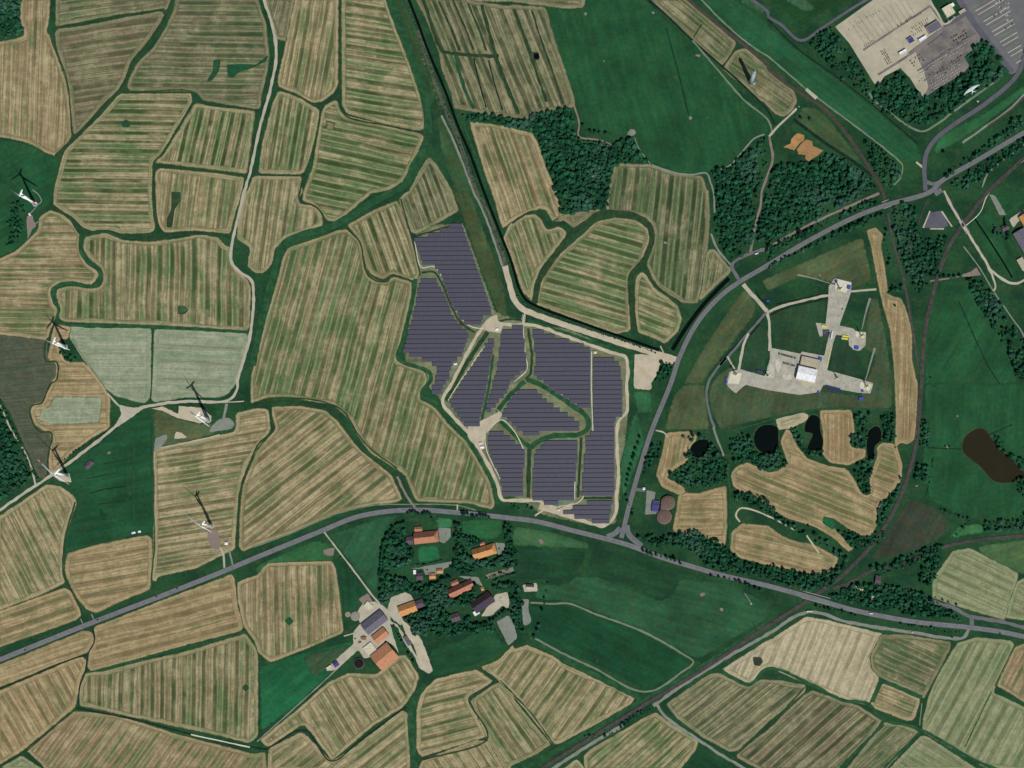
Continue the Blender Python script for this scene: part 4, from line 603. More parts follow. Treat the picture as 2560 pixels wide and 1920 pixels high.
('road', M_ROAD, 12.2, .60, '03: -30,735 740,425 1400,170 1880,-20 12: 0,1500 560,1272 850,1155 1100,1105 1400,1088 1750,1112 2212,1160 22: 0,1160 200,1185 500,1260 800,1335 1000,1390 1300,1500 1600,1590 23: 1800,-10 33: 0,85 400,195 700,285 1000,350 1300,400 1700,440 2000,480 2240,530'),
('road', M_ROAD2, 11.8, .61, '22: 945,1330 1000,1100 1100,740 1200,420 1370,0 21: 1450,1420 1600,1130 1800,900 1960,780 2180,650 31: 300,450 700,240 1000,120 1400,0 30: 1500,1565 1800,1390 2240,1130'),
('road', M_ROAD, 13, .605, '22: 820,1320 890,1290 935,1240'), ('road', M_ROAD, 14, .606, '22: 1120,1400 1010,1300 990,1220'),
]
k = 0; ROADS = {}
for it in LINES:
    nm, m, w, z, pts = it[:5]; k += 1
    pth = P(pts); o = strip(nm, pth, w, m, z+k*.0008+(.3 if nm in ('road', 'railway') else 0), taper=it[5] if len(it) > 5 else None, step=4 if nm in ('track', 'ditch', 'canal') else 6, rag=min(2.2, w*.3) if nm in ('track', 'ditch', 'riverbank') else 0); tag(o, kind='structure')
    if nm in ('road', 'railway'): ROADS[len(ROADS)] = (nm, curve(pth, 6), w, z+k*.0008+.3)
# road paint and rails
def offset(pts, d):
    q = [Vector(p) for p in pts]; out = []
    for i in range(len(q)):
        tt = (q[min(i+1, len(q)-1)]-q[max(i-1, 0)]).normalized(); out.append((q[i].x-tt.y*d, q[i].y+tt.x*d))
    return out
t = NT('steel_rail'); M_STEEL = t.out(sc((120, 112, 108)), .4, None, 0, 1)
for key, (nm, c, w, z) in ROADS.items():
    if nm == 'railway':
        for s in (-.75, .75): tag(strip('rail', offset(c, s), .3, M_STEEL, z+.16, raw=True), kind='structure')
    elif w in (12.2, 11.8) and len(c) > 20:
        for s in (-1, 1): tag(strip('road_marking', offset(c, s*(w/2-2.4)), .22, M_MARK, z+.04, raw=True), kind='structure')
        V = []; Fc = []; acc = 0
        for i in range(0, len(c)-1):
            if i % 3 == 2: continue
            v, f = strip_np([c[i], c[i+1]], .25, z+.045); b = len(V); V += v; Fc += [tuple(q+b for q in ff) for ff in f]
        tag(link('road_marking', np_mesh('dashes', V, Fc), M_MARK), kind='structure')
# ---------------------------------------------------------------- trees
def leaf_mat(name, a, b, c):
    t = NT(name); oi = t.n('ShaderNodeObjectInfo'); ta = t.attr('tint')['Fac']; pos = t.pos()
    n = t.noise(pos, .28, 4, .65); r = t.m2('FRACT', t.m2('ADD', oi.outputs['Random'], ta))
    col = t.mix(t.step(r, .15, .85), sc(a), sc(b)); col = t.mix(t.step(t.noise(pos, .012, 3), .48, .68, 0, .6), col, sc(c))
    k = t.lin(n, .25, .75, .55, 1.45); col = t.mix(1., col, t.xyz(k, k, k), 'MULTIPLY')
    return t.out(col, .9, t.noise(pos, .9, 3, .7), .6, 0, .1)
M_LEAF = leaf_mat('leaves', (20, 60, 40), (36, 88, 58), (64, 98, 86)); M_BARK = plain('bark', (70, 60, 48), .9, .2)
M_REED = leaf_mat('reeds', (40, 72, 50), (62, 86, 62), (84, 96, 80))
def crown_arrays(seed, sub=2, cards=0, low=True):
    bm = bmesh.new(); bmesh.ops.create_icosphere(bm, subdivisions=sub, radius=1.)
    off = Vector((seed*7.3, seed*3.1, seed*1.7))
    for v in bm.verts:
        d = v.co.normalized(); k = .78+.34*mnoise.noise(d*1.6+off)+.30*mnoise.noise(d*3.4+off)+.22*mnoise.noise(d*7.+off)
        v.co = d*max(.45, k); v.co.z *= .8
    if low:
        bmesh.ops.delete(bm, geom=[v for v in bm.verts if v.co.z < -.45], context='VERTS')
    rnd = random.Random(seed)
    vs = [v.co.copy() for v in bm.verts]
    for _ in range(cards):          # leaf clumps standing out of the crown
        p = rnd.choice(vs); n = p.normalized(); c = p*rnd.uniform(.8, 1.12); s = rnd.uniform(.09, .2)
        a = n.orthogonal().normalized(); b = n.cross(a); th = rnd.uniform(0, 6.28); a, b = a*math.cos(th)+b*math.sin(th), b*math.cos(th)-a*math.sin(th)
        tilt = Vector((rnd.uniform(-.6, .6), rnd.uniform(-.6, .6), rnd.uniform(-.3, .6)))*s
        q = [bm.verts.new(c+a*s+tilt), bm.verts.new(c+b*s), bm.verts.new(c-a*s-tilt)]
        bm.faces.new(q)
    bmesh.ops.triangulate(bm, faces=bm.faces[:])
    bm.verts.index_update()
    V = np.array([v.co[:] for v in bm.verts], np.float32); Fc = np.array([[v.index for v in f.verts] for f in bm.faces], np.int32); bm.free()
    return V, Fc
WOODV = [crown_arrays(i+1, 2, 12) for i in range(5)]
def scatter(poly, step, jit=.38, seed=1):
    rnd = random.Random(seed); xs = [p[0] for p in poly]; ys = [p[1] for p in poly]; out = []
    y = min(ys); row = 0
    while y < max(ys):
        x = min(xs)+(row % 2)*step/2
        while x < max(xs):
            q = (x+rnd.uniform(-jit, jit)*step, y+rnd.uniform(-jit, jit)*step); out.append(q); x += step
        y += step*.87; row += 1
    a = np.array(out)
    if len(a) == 0: return []
    m = inside(a[:, 0], a[:, 1], poly); return [tuple(q) for q in a[m]]
def forest(name, label, cat, pts, r0=3.6, r1=6.2, mat=None, seed=0, zb=5.5, group=None, flat=1.):
    rnd = random.Random(seed+11); Vs = []; Fs = []; T = []; n = 0
    for (x, y) in pts:
        V, Fc = WOODV[rnd.randrange(len(WOODV))]; r = (r0*.72+(r1*1.38-r0*.72)*rnd.random()**1.7); a = rnd.uniform(0, 6.28); c, s = math.cos(a), math.sin(a); h = rnd.uniform(.65, 1.3)*(.75+.25*r/r1)
        W = np.empty_like(V); W[:, 0] = (V[:, 0]*c-V[:, 1]*s)*r+x; W[:, 1] = (V[:, 0]*s+V[:, 1]*c)*r+y; W[:, 2] = V[:, 2]*r*h*flat+zb*h
        Vs.append(W); Fs.append(Fc+n); T.append(np.full(len(V), rnd.random(), np.float32)); n += len(V)
    me = np_mesh(name, np.concatenate(Vs), np.concatenate(Fs))
    if len(me.vertices) == n:
        at = me.attributes.new('tint', 'FLOAT', 'POINT'); at.data.foreach_set('value', np.concatenate(T))
    o = link(name, me, mat or M_LEAF); return tag(o, label, cat, group, 'stuff')
WOODS = [   # label, spacing, r0, r1, outline
('dense dark green woodland south of the big meadow, between the striped fields', 8.5, 3.6, 6.4, '10: 1770,985 2050,1000 2212,1035 20: 0,1035 100,1050 200,985 330,965 460,950 520,960 545,1180 640,1210 800,1230 860,1275 960,1210 1030,1210 1100,1330 1190,1400 920,1420 870,1500 845,1659 21: 820,150 700,160 440,215 370,0 20: 330,1500 230,1260 190,1150 0,1105 10: 1790,1050'),
('broad woodland with a sandy trail along its right side, north of the curved road', 8.5, 3.4, 6.2, '20: 1720,1470 1900,1450 2080,1260 2160,1190 2212,1220 2200,1450 2140,1659 21: 2120,160 2080,420 2040,520 1920,590 1850,540 1760,380 1770,150 1765,0 20: 1745,1560'),
('woodland between the sandy trail and the brown gravel track', 8.5, 3.4, 6.2, '30: 60,1440 260,1410 400,1410 500,1330 700,1410 860,1520 940,1640 31: 900,-10 600,150 300,290 0,440 21: 2150,440 2110,430 2160,200 2200,0 30: 20,1600'),
('narrow wood along the left edge of the paved yard', 8.5, 3.2, 5.6, '30: 340,345 440,290 570,245 640,380 720,500 780,600 870,670 750,700 640,690 500,520 400,430'),
('wood wrapping the lower corner of the paved yard', 8.5, 3.4, 6., '30: 920,740 1060,680 1160,620 1210,720 1340,860 1500,780 1720,640 1800,560 1730,480 1770,400 1850,330 1930,400 2080,620 1950,720 1800,820 1680,900 1550,1010 1400,1090 1250,1080 1080,980 900,860'),
('wood in the fork of the dark trails below the road bridge', 9.5, 3., 5.2, '31: 1080,130 1200,90 1300,150 1290,330 1350,400 1560,400 1480,700 1290,900 1240,740 1190,720 1120,500 1070,300'),
('scrubby trees between the reddish track and the dyke', 9.5, 3., 5., '30: 800,1190 950,1270 1100,1400 1150,1500 1080,1640 1010,1640 940,1520 870,1390'),
('wood beside the oval pond right of the main side road', 9, 3., 5.2, '22: 1500,930 1400,850 1350,790 1530,680 1620,660 1760,560 1850,640 1880,750 1850,870 1700,900 1550,910'),
('small wood between the dark ponds', 9, 3., 5.2, '32: 200,390 260,380 330,560 460,580 480,630 330,620 250,530'),
('trees between the L-shaped stubble field and the narrow pond', 9, 3., 5.2, '32: 690,740 800,690 880,650 930,600 900,760 880,950 830,960 770,880 750,800'),
('small clump in the notch of the L-shaped stubble field', 8, 3., 5., '32: 710,440 830,440 830,560 720,560'),
('trees west of the tongue shaped stubble field', 9, 3., 5.2, '22: 1880,500 2020,500 2090,600 2212,620 32: 100,520 130,620 170,690 60,760 -40,760 22: 2050,680 1920,700'),
('long tree belt running between the two stubble fields', 8, 3., 5., '22: 1920,940 2040,930 2212,1000 32: 100,1150 300,1220 400,1250 540,1390 650,1470 720,1500 640,1520 540,1440 400,1370 230,1270 0,1130 22: 2100,1060 1940,1010'),
('trees along the lower corner of the tongue shaped stubble field', 8.5, 3., 5., '32: 600,1205 700,1260 830,1320 760,1390 700,1380 610,1290'),
('tree belt between the stubble field and the railway curve', 8.5, 3., 5.2, '32: 940,1090 1010,990 1120,890 1130,780 1160,800 1080,1050 960,1270 940,1180'),
('roadside woodland north of the main road junction', 8.5, 3.2, 5.6, '22: 1400,1290 1560,1290 1700,1360 1850,1430 1900,1480 2000,1530 2212,1590 32: 0,1560 200,1610 400,1650 560,1600 700,1500 690,1560 620,1659 33: 540,90 400,140 250,110 0,30 23: 2100,10 1850,-30 22: 1700,1580 1500,1460 1400,1380'),
('wood between the railway and the lay-by road', 8.5, 3.2, 5.6, '33: 600,130 720,80 900,70 1000,80 1300,140 1380,190 1500,260 1660,360 1500,360 1300,370 1250,360 1100,320 900,290 760,240 640,220 520,170'),
('trees above the brown scrub strip by the railway', 8.5, 3., 5.2, '32: 880,1590 1060,1540 1240,1480 1400,1400 1520,1390 1480,1500 1460,1659 33: 1420,80 1300,60 1310,0 32: 1400,1480 1200,1580 1000,1640'),
('trees on the right bank of the side road bend', 9, 2.8, 4.8, '22: 1190,520 1300,490 1310,560 1270,650 1200,720 1130,790 1150,680'),
('clump beside the railway at the small square paddock', 8, 3., 5., '32: 1290,700 1380,700 1390,840 1260,830'), ('clump on the railway side of the large meadow', 8, 3., 5., '32: 1320,330 1370,280 1400,400 1390,540 1310,550'),
('hedge wood above the single track line at the right edge', 8, 3., 5., '32: 1870,1190 2000,1180 2230,1140 2230,1270 1870,1270'),
('wooded left edge with a pale path beside it', 8.5, 3.4, 6., '02: -20,130 40,260 130,500 220,700 270,830 180,910 60,980 -20,1010'),
('dark wood at the top left corner', 8.5, 3.4, 6., '00: -20,-20 180,-20 175,180 210,290 100,320 -20,345'), ('dark scrub beside the pink turbine track', 9, 2.4, 4.4, '01: 80,110 200,90 230,180 220,330 170,430 60,510 70,300'),
('hedge wood along the upper side of the right hand main road', 8.5, 3., 5.4, '30: 1500,1560 1560,1470 1640,1400 1800,1300 1980,1180 2120,1040 2230,960 2230,1110 2000,1240 1800,1370 1600,1500'),
('wood between the main road and the far railway', 8.5, 3., 5.4, '30: 1560,1600 1700,1520 1850,1430 2230,1190 2230,1280 2100,1370 1950,1470 1850,1560 1700,1659'),
('tree belt sloping down beside the track at the far right', 8.5, 3.2, 5.6, '31: 1690,740 1800,740 1950,880 2060,1060 2160,1180 2230,1300 2230,1400 2120,1340 1990,1280 1860,1060'),
('hedgerow wood at the right edge above the brown lake', 9, 3., 5.2, '31: 2070,1370 2150,1340 2230,1420 2230,1659 2140,1600'),
('row of trees crossing the dark trails by the stubble strip', 8, 2.8, 4.6, '31: 1050,820 1170,805 1160,860 1040,880'), ('roadside trees under the curved main road', 8.5, 2.8, 4.8, '31: 60,600 300,500 620,330 960,180 1020,190 800,320 500,430 200,570 0,680 20: 2190,1659'),
('trees behind the curved main road above the well site', 8.5, 2.8, 5., '31: 0,470 200,400 300,340 520,240 920,60 960,110 700,210 400,360 100,500 0,560'),
('trees along the far bank of the brown lake', 8, 2.8, 4.8, '32: 1940,440 2000,460 2060,560 2120,620 2212,660 2230,800 2120,680 2010,590'), ('trees at the lower tip of the brown lake', 8, 2.8, 4.8, '32: 2110,830 2230,800 2230,990 2150,940'),
('dark bushes round the turbine at the field corner', 8, 2.4, 4.2, '01: 490,1330 560,1380 640,1420 700,1460 600,1480 530,1430'), ('trees beside the sand lot at the solar park gate', 8, 2.4, 4.4, '21: 1290,1470 1390,1490 1360,1659 1240,1640 1270,1560'),
('hedge at the solar park corner by the main road', 7, 2.4, 4.4, '22: 0,1040 160,1040 230,1030 240,1070 190,1110 0,1090'), ('dense row of willows along the railway bend', 9, 2.6, 4.6, '32: 1020,1290 960,1400 870,1400 760,1440 700,1400 850,1340 940,1250'),
('garden trees round the two large farmhouses', 9, 3.6, 6., 'V: 640,380 720,300 850,240 860,330 850,400 930,440 940,560 760,620 640,620 620,480'),
('trees between the orange farmhouse and the village sheds', 8.5, 3.6, 6., 'V: 1320,420 1440,440 1480,540 1600,560 1760,560 1850,480 1900,540 1700,640 1560,690 1380,690 1300,640 1330,540'),
('trees round the brown red farmhouse', 8.5, 3.6, 6., 'V: 1040,790 1150,790 1250,700 1290,720 1250,850 1260,940 1400,930 1480,860 1560,880 1520,960 1420,1010 1300,1020 1180,1000 1060,960 1040,880'),
('grove below the village, behind the dark cottage', 8.5, 3.6, 6., 'V: 1180,1100 1280,1180 1420,1180 1440,1100 1480,1110 1500,1190 1700,1180 1740,1250 1600,1260 1400,1270 1200,1330 1120,1310 1090,1240'),
('trees filling the gardens between the cottages and the lane', 9.5, 3.4, 5.8, 'V: 700,700 900,760 1060,800 1080,940 1180,1040 1040,1000 1030,930 900,850 700,860'),
('trees along the lawns below the main road', 9.5, 3.4, 5.6, 'V: 1330,200 1400,210 1440,330 1560,340 1570,380 1480,440 1340,420'),
('trees right of the bright orange farmhouse', 9, 3.4, 5.6, 'V: 1800,200 1890,200 1900,420 1960,470 1940,620 1840,640 1760,580 1830,480 1850,380'),
('trees below the neat orchard rows', 9, 3.4, 5.6, 'V: 1700,800 1900,760 1980,820 1980,880 1890,850 1720,850'),
('scrub and trees hanging over the rims of the dark ponds', 8, 2.6, 5., '22: 1440,440 1720,450 1760,560 1690,640 1560,660 1480,640 1530,560 1600,640 1700,590 1715,520 1650,468 1560,500'),
('trees above the wide black pond', 8.5, 2.8, 5., '22: 1880,480 2040,420 2080,480 2110,590 2212,620 32: 100,560 110,640 -60,700 22: 1960,640'),
('scrub between the middle and right ponds', 8.5, 2.6, 4.8, '32: 750,260 880,260 860,420 865,560 845,560 830,450 760,420'),
('trees beside the right bank of the narrow pond', 8.5, 2.6, 4.8, '32: 990,250 1090,260 1090,520 990,500 960,540 985,420'),
('belt of trees between the pond road and the two stubble fields', 8, 2.8, 5., '22: 1560,1250 1700,1310 1840,1400 1880,1480 1760,1470 1540,1380 1420,1330'),
('roadside trees from the junction to the railway bridge', 9, 3., 5.6, '22: 1060,1330 1200,1300 1400,1300 1420,1400 1240,1410'),
('shelter belt right of the dark roofed farmhouse', 8.5, 3.6, 6., 'V: 1880,880 1960,900 2000,960 1990,1080 1960,1180 1990,1260 1930,1220 1900,1100 1880,1000'),
('wood at the village lane, left of the farmhouses', 7.5, 3.2, 5.2, 'V: 600,560 690,400 700,560 680,700 700,800 900,810 880,860 700,890 640,1010 600,960 590,760'),
('copse behind the big farm barn', 8, 3.2, 5.2, 'V: 840,1110 950,1080 1050,1020 1280,1090 1290,1180 1180,1240 1000,1310 920,1290'),
('low scrub between the yard and the dyke', 10, 2.2, 4., '30: 600,700 850,690 900,780 920,880 1100,1010 1280,1110 1180,1090 960,960 820,820'),
]
for i, (lab, sp, r0, r1, pts) in enumerate(WOODS):
    q = scatter(P(pts), sp*(.9 if 'V:' in pts else .96), .48, i+5); rr = random.Random(i+77)
    q = [p for p in q if mnoise.noise(Vector((p[0]*.012, p[1]*.012, 3.3))) > -.34 or rr.random() < .3 or 'V:' in pts]
    if q: forest('woodland', lab, 'wood', q, r0, r1, seed=i)
def along(pts, sp, jit=1., w=0., seed=3):
    rnd = random.Random(seed); c = curve(P(pts), 2); out = []; acc = 0; nxt = sp/2
    for i in range(1, len(c)):
        acc += math.dist(c[i], c[i-1])
        if acc >= nxt: out.append((c[i][0]+rnd.uniform(-jit, jit)+rnd.uniform(-w, w), c[i][1]+rnd.uniform(-jit, jit)+rnd.uniform(-w, w))); nxt += sp*rnd.uniform(.8, 1.25)
    return out
# reeds and hedgerow shrubs in unbroken bands
for i, (lab, sp, r0, r1, pts, w) in enumerate([
 ('ragged reed bank on the left side of the straight canal', 3.2, 1.2, 2.4, '10: 1290,0 1370,200 1450,420 1600,800 1700,1080 1800,1330 1925,1659 11: 2070,370 2200,660', 2.),
 ('ragged reed bank along the bottom side of the bent canal', 3.2, 1.2, 2.4, '21: 30,850 90,950 200,1015 600,1165 1000,1300 1240,1390', 1.5),
 ('thick hedge along the pale path at the left edge', 5., 2.2, 3.8, '02: -10,130 60,270 160,480 240,670 330,820', 1.5),
 ('clipped hedge beside the farm track near the left turbine', 4., 1.6, 2.8, '02: 500,700 620,610 720,540', 1.), ('low hedge on the railway embankment', 6., 1.6, 3., '23: 950,1270 1040,1210 1200,1150', 3.),
 ('hedge round the lawn of the brick farmhouse', 4., 1.6, 2.8, 'V: 700,640 850,610 1020,600 1220,555', 1.), ('dark hedge line across the paddock right of the railway', 5., 1., 2., '32: 1430,620 1400,820 1370,970', .8)]):
    forest('hedge', lab, 'hedge', along(pts, sp, .8, w, i), r0, r1, M_LEAF if i > 1 else M_REED, 40+i, 1.2 if i < 2 else 2.2)
# individual trees
def tree_proto(seed):
    e = empty('tree', 'x', 'tree')
    V, Fc = crown_arrays(50+seed, 3, 150, True); me = np_mesh('crown', V*np.array([5., 5., 5.6], np.float32)+np.array([0, 0, 7.2], np.float32), Fc); link('crown', me, M_LEAF, e)
    m = MB(); m.cone(0, 0, 0, .55, .28, 7.5, 8)
    for k in range(4): a = k*1.6+seed; m.bar((0, 0, 3.5+k*.7), (2.6*math.cos(a), 2.6*math.sin(a), 7+k*.6), .28)
    m.build('trunk', M_BARK, e); return e
protos = [tree_proto(i) for i in range(5)]; used = [False]*5; NTREE = 0
def tree(x, y, r, label, group, rnd):
    global NTREE
    k = rnd.randrange(5)
    if not used[k]: o = protos[k]; used[k] = True
    else: o = copy_tree(protos[k])
    s = r/5.; o.location = (x, y, .1); o.scale = (s, s, s*rnd.uniform(.85, 1.15)); o.rotation_euler = (0, 0, rnd.uniform(0, 6.28)); tag(o, label, 'tree', group); NTREE += 1
rt = random.Random(4)
CAND = []
ROWS = [   # label, group, spacing, radius, path
('round dark tree in the row south of the main road, right of the junction', 'roadside trees south of the junction', 12, 4.6, '22: 1110,1430 1200,1470 1300,1490 1400,1520 1470,1560'),
('dark tree in the row below the main road by the pasture', 'roadside trees by the pasture', 14, 4.4, '23: 1700,0 1880,30 2020,80 2160,130'),
('tree between the main road and the farmhouse lawns', 'trees between the road and the farmhouse lawns', 8, 4.4, 'V: 850,110 910,90 1000,110 1060,80 1120,180'),
('tree on the bank of the main road, left of the small bus lane', 'bank trees by the bus lane', 8, 4.4, 'V: 1390,110 1450,100 1530,130 1620,120 1690,150'),
('tree in the arc shaped belt left of the brick farmhouse', 'trees in the arc left of the brick farmhouse', 7.5, 4.6, 'V: 850,190 760,210 690,280 650,350 620,430 610,540 600,640 590,720'),
('tree in the belt between the two large farmhouses', 'trees between the two large farmhouses', 8, 4.6, 'V: 1340,190 1350,280 1390,340 1370,400 1350,500 1440,520 1530,560'),
('tree by the orange roofed farmhouse garden', 'trees of the orange farmhouse garden', 8, 4.4, 'V: 1440,350 1520,340 1580,390'),
('tree in the screen right of the orange farmhouse', 'trees right of the orange farmhouse', 8, 4.4, 'V: 1850,200 1830,280 1860,350 1900,430 1940,500 1880,520 1800,520 1740,570 1650,580'),
('small round orchard tree in the neat double row', 'orchard trees', 6.2, 2.6, 'V: 1635,750 1680,730 1720,710 1760,695 1800,680 1840,690'), ('small round orchard tree in the lower neat row', 'orchard trees of the lower row', 6.2, 2.6, 'V: 1680,780 1730,760 1780,740 1830,720 1890,700 1950,680'),
('tree around the terracotta farmhouse', 'trees round the terracotta farmhouse', 8, 4.6, 'V: 1180,760 1160,840 1190,920 1260,940 1350,960 1420,900 1500,870 1540,800'),
('tree in the belt below the dark roofed farmhouse', 'trees below the dark roofed farmhouse', 8, 4.4, 'V: 1460,1190 1540,1200 1620,1190 1700,1160 1840,1060 1900,1080 1950,1180 1990,1220'),
('tree in the screen right of the dark roofed farmhouse', 'trees right of the dark roofed farmhouse', 8, 4.4, 'V: 1700,830 1790,810 1880,800 1940,860 1960,950 1980,1050 1960,1120'),
('tree between the small houses and the village lane', 'trees by the small houses', 8, 4.4, 'V: 700,720 780,740 860,780 720,860 900,860 1020,880 1100,920 1080,820'),
('tree in the grove behind the orange barn', 'grove behind the orange barn', 8.5, 4.8, 'V: 1000,1080 1080,1040 1150,1020 1230,1060 1200,1130 1100,1160 1000,1180 960,1230 1060,1230 1160,1210 1260,1240'),
('tree along the sandy farm drive', 'trees on the sandy farm drive', 9, 3.6, 'V: 730,1190 750,1260 800,1340 850,1430 890,1500 930,1560'),
('tiny roadside tree on the straight village lane', 'lane trees', 22, 1.8, 'V: 130,430 235,560 345,700 400,770'),
('tree on the north rim of the village meadow', 'meadow rim trees', 9, 4.2, 'V: 1300,1240 1400,1230 1500,1260 1560,1280'), ('tree by the village tool sheds', 'trees by the tool sheds', 8, 4.2, 'V: 1280,640 1350,610 1440,620 1520,610 1600,640'),
('tree at the slip road between the two right hand roads', 'slip road trees', 9, 3.6, '33: 400,260 520,290 620,300 760,350'), ('tree on the strip between the main road and the slip road', 'strip trees by the slip road', 9, 3., '33: 1130,410 1230,430 1320,440 1410,450 1540,490 1620,490 1680,490'),
('tree on the grass island by the lay-by', 'lay-by island trees', 9, 3.6, '33: 1350,260 1400,330 1490,350 1580,370 1660,380'), ('solitary tree by the lay-by fence', 'lay-by fence trees', 18, 3.2, '33: 1410,180 1510,210 1690,270'),
('tree along the south side of the curved road above the well site', 'trees south of the curved road', 11, 4., '31: 620,350 700,310 780,270 880,240 980,200'), ('tree on the left of the dark trail', 'trees left of the dark trail', 12, 4., '31: 1030,320 1010,440 1060,560 1030,650'),
('tree in the scrub between the two dark trails', 'trees between the dark trails', 11, 4.2, '31: 1250,460 1340,480 1400,520 1250,640 1240,700 1350,720 1540,740 1670,730'), ('tree on the field edge right of the road bend', 'trees right of the road bend', 13, 4., '22: 1120,440 1050,640 990,960 1040,1110 1030,1160'),
('tree along the shore meadow hedge', 'shore meadow hedge trees', 11, 3.2, '32: 1480,1080 1560,1110 1680,1160 1740,1170 1650,1280 1590,1340'), ('tree on the ditch to the brown lake', 'ditch trees by the lake', 16, 3., '32: 1480,525 1560,545'),
('tree in the thin row beside the long grass strip', 'long strip trees', 10, 4., '31: 1880,900 1950,1000 1900,1100 2000,1160 2080,1200 2020,1260'), ('bush on the bank right of the mown strip', 'bushes by the mown strip', 12, 3.4, '31: 1085,960 1100,1010'),
('tree in the dip between the solar blocks', 'trees in the solar park ditch', 14, 3., '22: 138,820 138,880'), ('tree in the right hand solar park ditch', 'trees in the solar park right ditch', 12, 3., '22: 565,870 568,900'),
('tree at the edge of the big meadow', 'meadow edge trees', 12, 4.2, '20: 610,1070 630,1120 850,1170'), ('lone dark tree beside the tracks at the dyke junction', 'dyke junction trees', 20, 4.2, '30: 270,920 290,1030 410,1040'),
('large round tree beside the ring road', 'ring road tree', 9, 6., '30: 1500,1310 1525,1330'), ('large round tree below the curved main road', 'curved road tree', 10, 7., '31: 260,350 300,400'),
('tree between the well site and the road', 'well site road trees', 14, 3.2, '21: 1300,1470 1370,1500 1350,1600'), ('tree near the barn corner of the neighbouring estate', 'estate trees', 9, 4., 'E: 470,720 530,760 500,850 560,880 600,860 700,970 660,610'),
('bush along the railway south bank', 'railway bank bushes', 11, 2.8, '23: 610,1385 850,1370 1000,1260 1110,1170 1150,1160'), ('bush in the lakeside scrub', 'lakeside scrub bushes', 12, 3., '32: 1970,470 2050,590 2100,600'),
('tree at the left roadside farm track', 'farm track bushes', 12, 2.6, '02: 940,240 960,220'), ('tree near the pond in the pasture', 'pasture pond trees', 14, 3., '31: 1400,1580 1410,1640'), ('tree between the village and the pasture', 'pasture corner trees', 16, 3.8, '23: 320,40 180,530 30,380 100,430'),
]
for lab, grp, sp, r, pts in ROWS:
    for x, y in along(pts, sp, 1.2, 0, rt.randrange(999)): CAND.append((r*rt.uniform(.8, 1.2), x, y, lab, grp))
CAND.sort(reverse=True)
for r, x, y, lab, grp in CAND[:296]: tree(x, y, r, lab, grp, rt)
forest('tree_cover', 'smaller trees and bushes scattered along the hedges, lanes and gardens', 'trees', [(c[1], c[2]) for c in CAND[296:]], 2., 3.4, seed=91, zb=3.4)
print('individual trees', NTREE)
for k in range(5):
    if not used[k]:
        for ch in list(protos[k].children): bpy.data.objects.remove(ch)
        bpy.data.objects.remove(protos[k])

# ---------------------------------------------------------------- solar park
def solar_mat():
    t = NT('solar_modules'); tc = t.n('ShaderNodeTexCoord').outputs['Object']; x, y, z = t.sep(tc)[0:3]
    fx = t.m2('FRACT', t.m2('MULTIPLY', x, .5)); lx = t.step(t.m2('ABSOLUTE', t.m2('SUBTRACT', fx, .5)), .40, .47)
    fy = t.m2('FRACT', t.m2('MULTIPLY', y, .55)); ly = t.step(t.m2('ABSOLUTE', t.m2('SUBTRACT', fy, .5)), .44, .49)
    n = t.noise(t.pos(), .05, 3); n2 = t.noise(t.xyz(t.m2('MULTIPLY', x, .25), 0., t.n('ShaderNodeObjectInfo').outputs['Random']), 9., 2)
    col = t.mix(t.lin(n2, .3, .7), t.mix(n, sc((50, 50, 64)), sc((62, 61, 75))), sc((77, 75, 88)))
    mid = t.step(t.m2('ABSOLUTE', y), .3, .08); col = t.mix(t.m2('MULTIPLY', mid, .25), col, sc((34, 36, 46))); col = t.mix(t.m2('MULTIPLY', t.m2('MAXIMUM', lx, ly), .6), col, sc((120, 120, 130)))
    return t.out(col, .45, None, 0, 0, .25)
M_SOLAR = solar_mat(); M_ALU = plain('galvanised_frame', (120, 124, 126), .5, .1, metal=.3)
BLOCKS = [
('northern block', '11: 1372,410 1480,380 1680,290 1785,290 1830,430 1920,700 2000,930 2040,1050 1960,1090 1940,1150 1830,1160 1780,1120 1700,990 1640,830 1580,690 1540,640 1440,640'),
('western block', '11: 1440,740 1540,740 1620,880 1700,1070 1780,1170 1850,1240 1800,1340 1770,1440 1710,1460 1690,1500 1670,1600 1645,1659 12: 1600,60 1590,110 1530,110 1510,60 11: 1540,1659 1570,1520 1390,1420 1270,1400 1310,1250 1370,1000 1400,850'),
('block beside the diagonal sandy track', 'S: 1430,160 1530,160 1500,350 1430,700 1360,1100 1300,1440 1070,1440 840,1120 960,920 1200,550 1380,270'),
('block right below the gate', '11: 2150,1175 2212,1170 21: 90,1165 120,1420 120,1530 0,1630 12: 2150,100 2080,180 2020,240 1980,250 12: 2050,0 11: 2090,1500 2120,1250'),
('large stepped block', '21: 180,1200 250,1200 350,1240 450,1275 570,1310 670,1350 680,1659 22: 680,220 620,215 550,180 420,95 330,40 250,-40 21: 190,1600 205,1450'),
('long eastern block', '21: 705,1425 850,1425 940,1500 950,1659 22: 950,270 890,320 885,950 600,950 645,440 705,420 705,0'),
('middle block', '22: 95,30 190,40 290,140 390,210 480,270 560,330 600,380 560,410 230,425 225,455 125,455 60,400 0,350 12: 2130,280 2160,200 22: 0,110'),
('southwestern block', '12: 2000,440 2090,390 2212,475 22: 0,485 90,560 110,600 90,980 0,980 12: 2140,975 2110,820 2040,640 2000,560'),
('southern block', '22: 290,490 570,490 560,700 535,1000 400,1005 390,1045 285,1045 280,1005 180,1000 190,620'),
('small block by the main road', '22: 530,1030 870,1025 860,1090 840,1190 690,1190 660,1150 540,1150 520,1115 445,1110 440,1075 525,1070'),
]
ORD = lambda n: '%d%s' % (n, 'th' if 10 < n % 100 < 14 else {1: 'st', 2: 'nd', 3: 'rd'}.get(n % 10, 'th'))
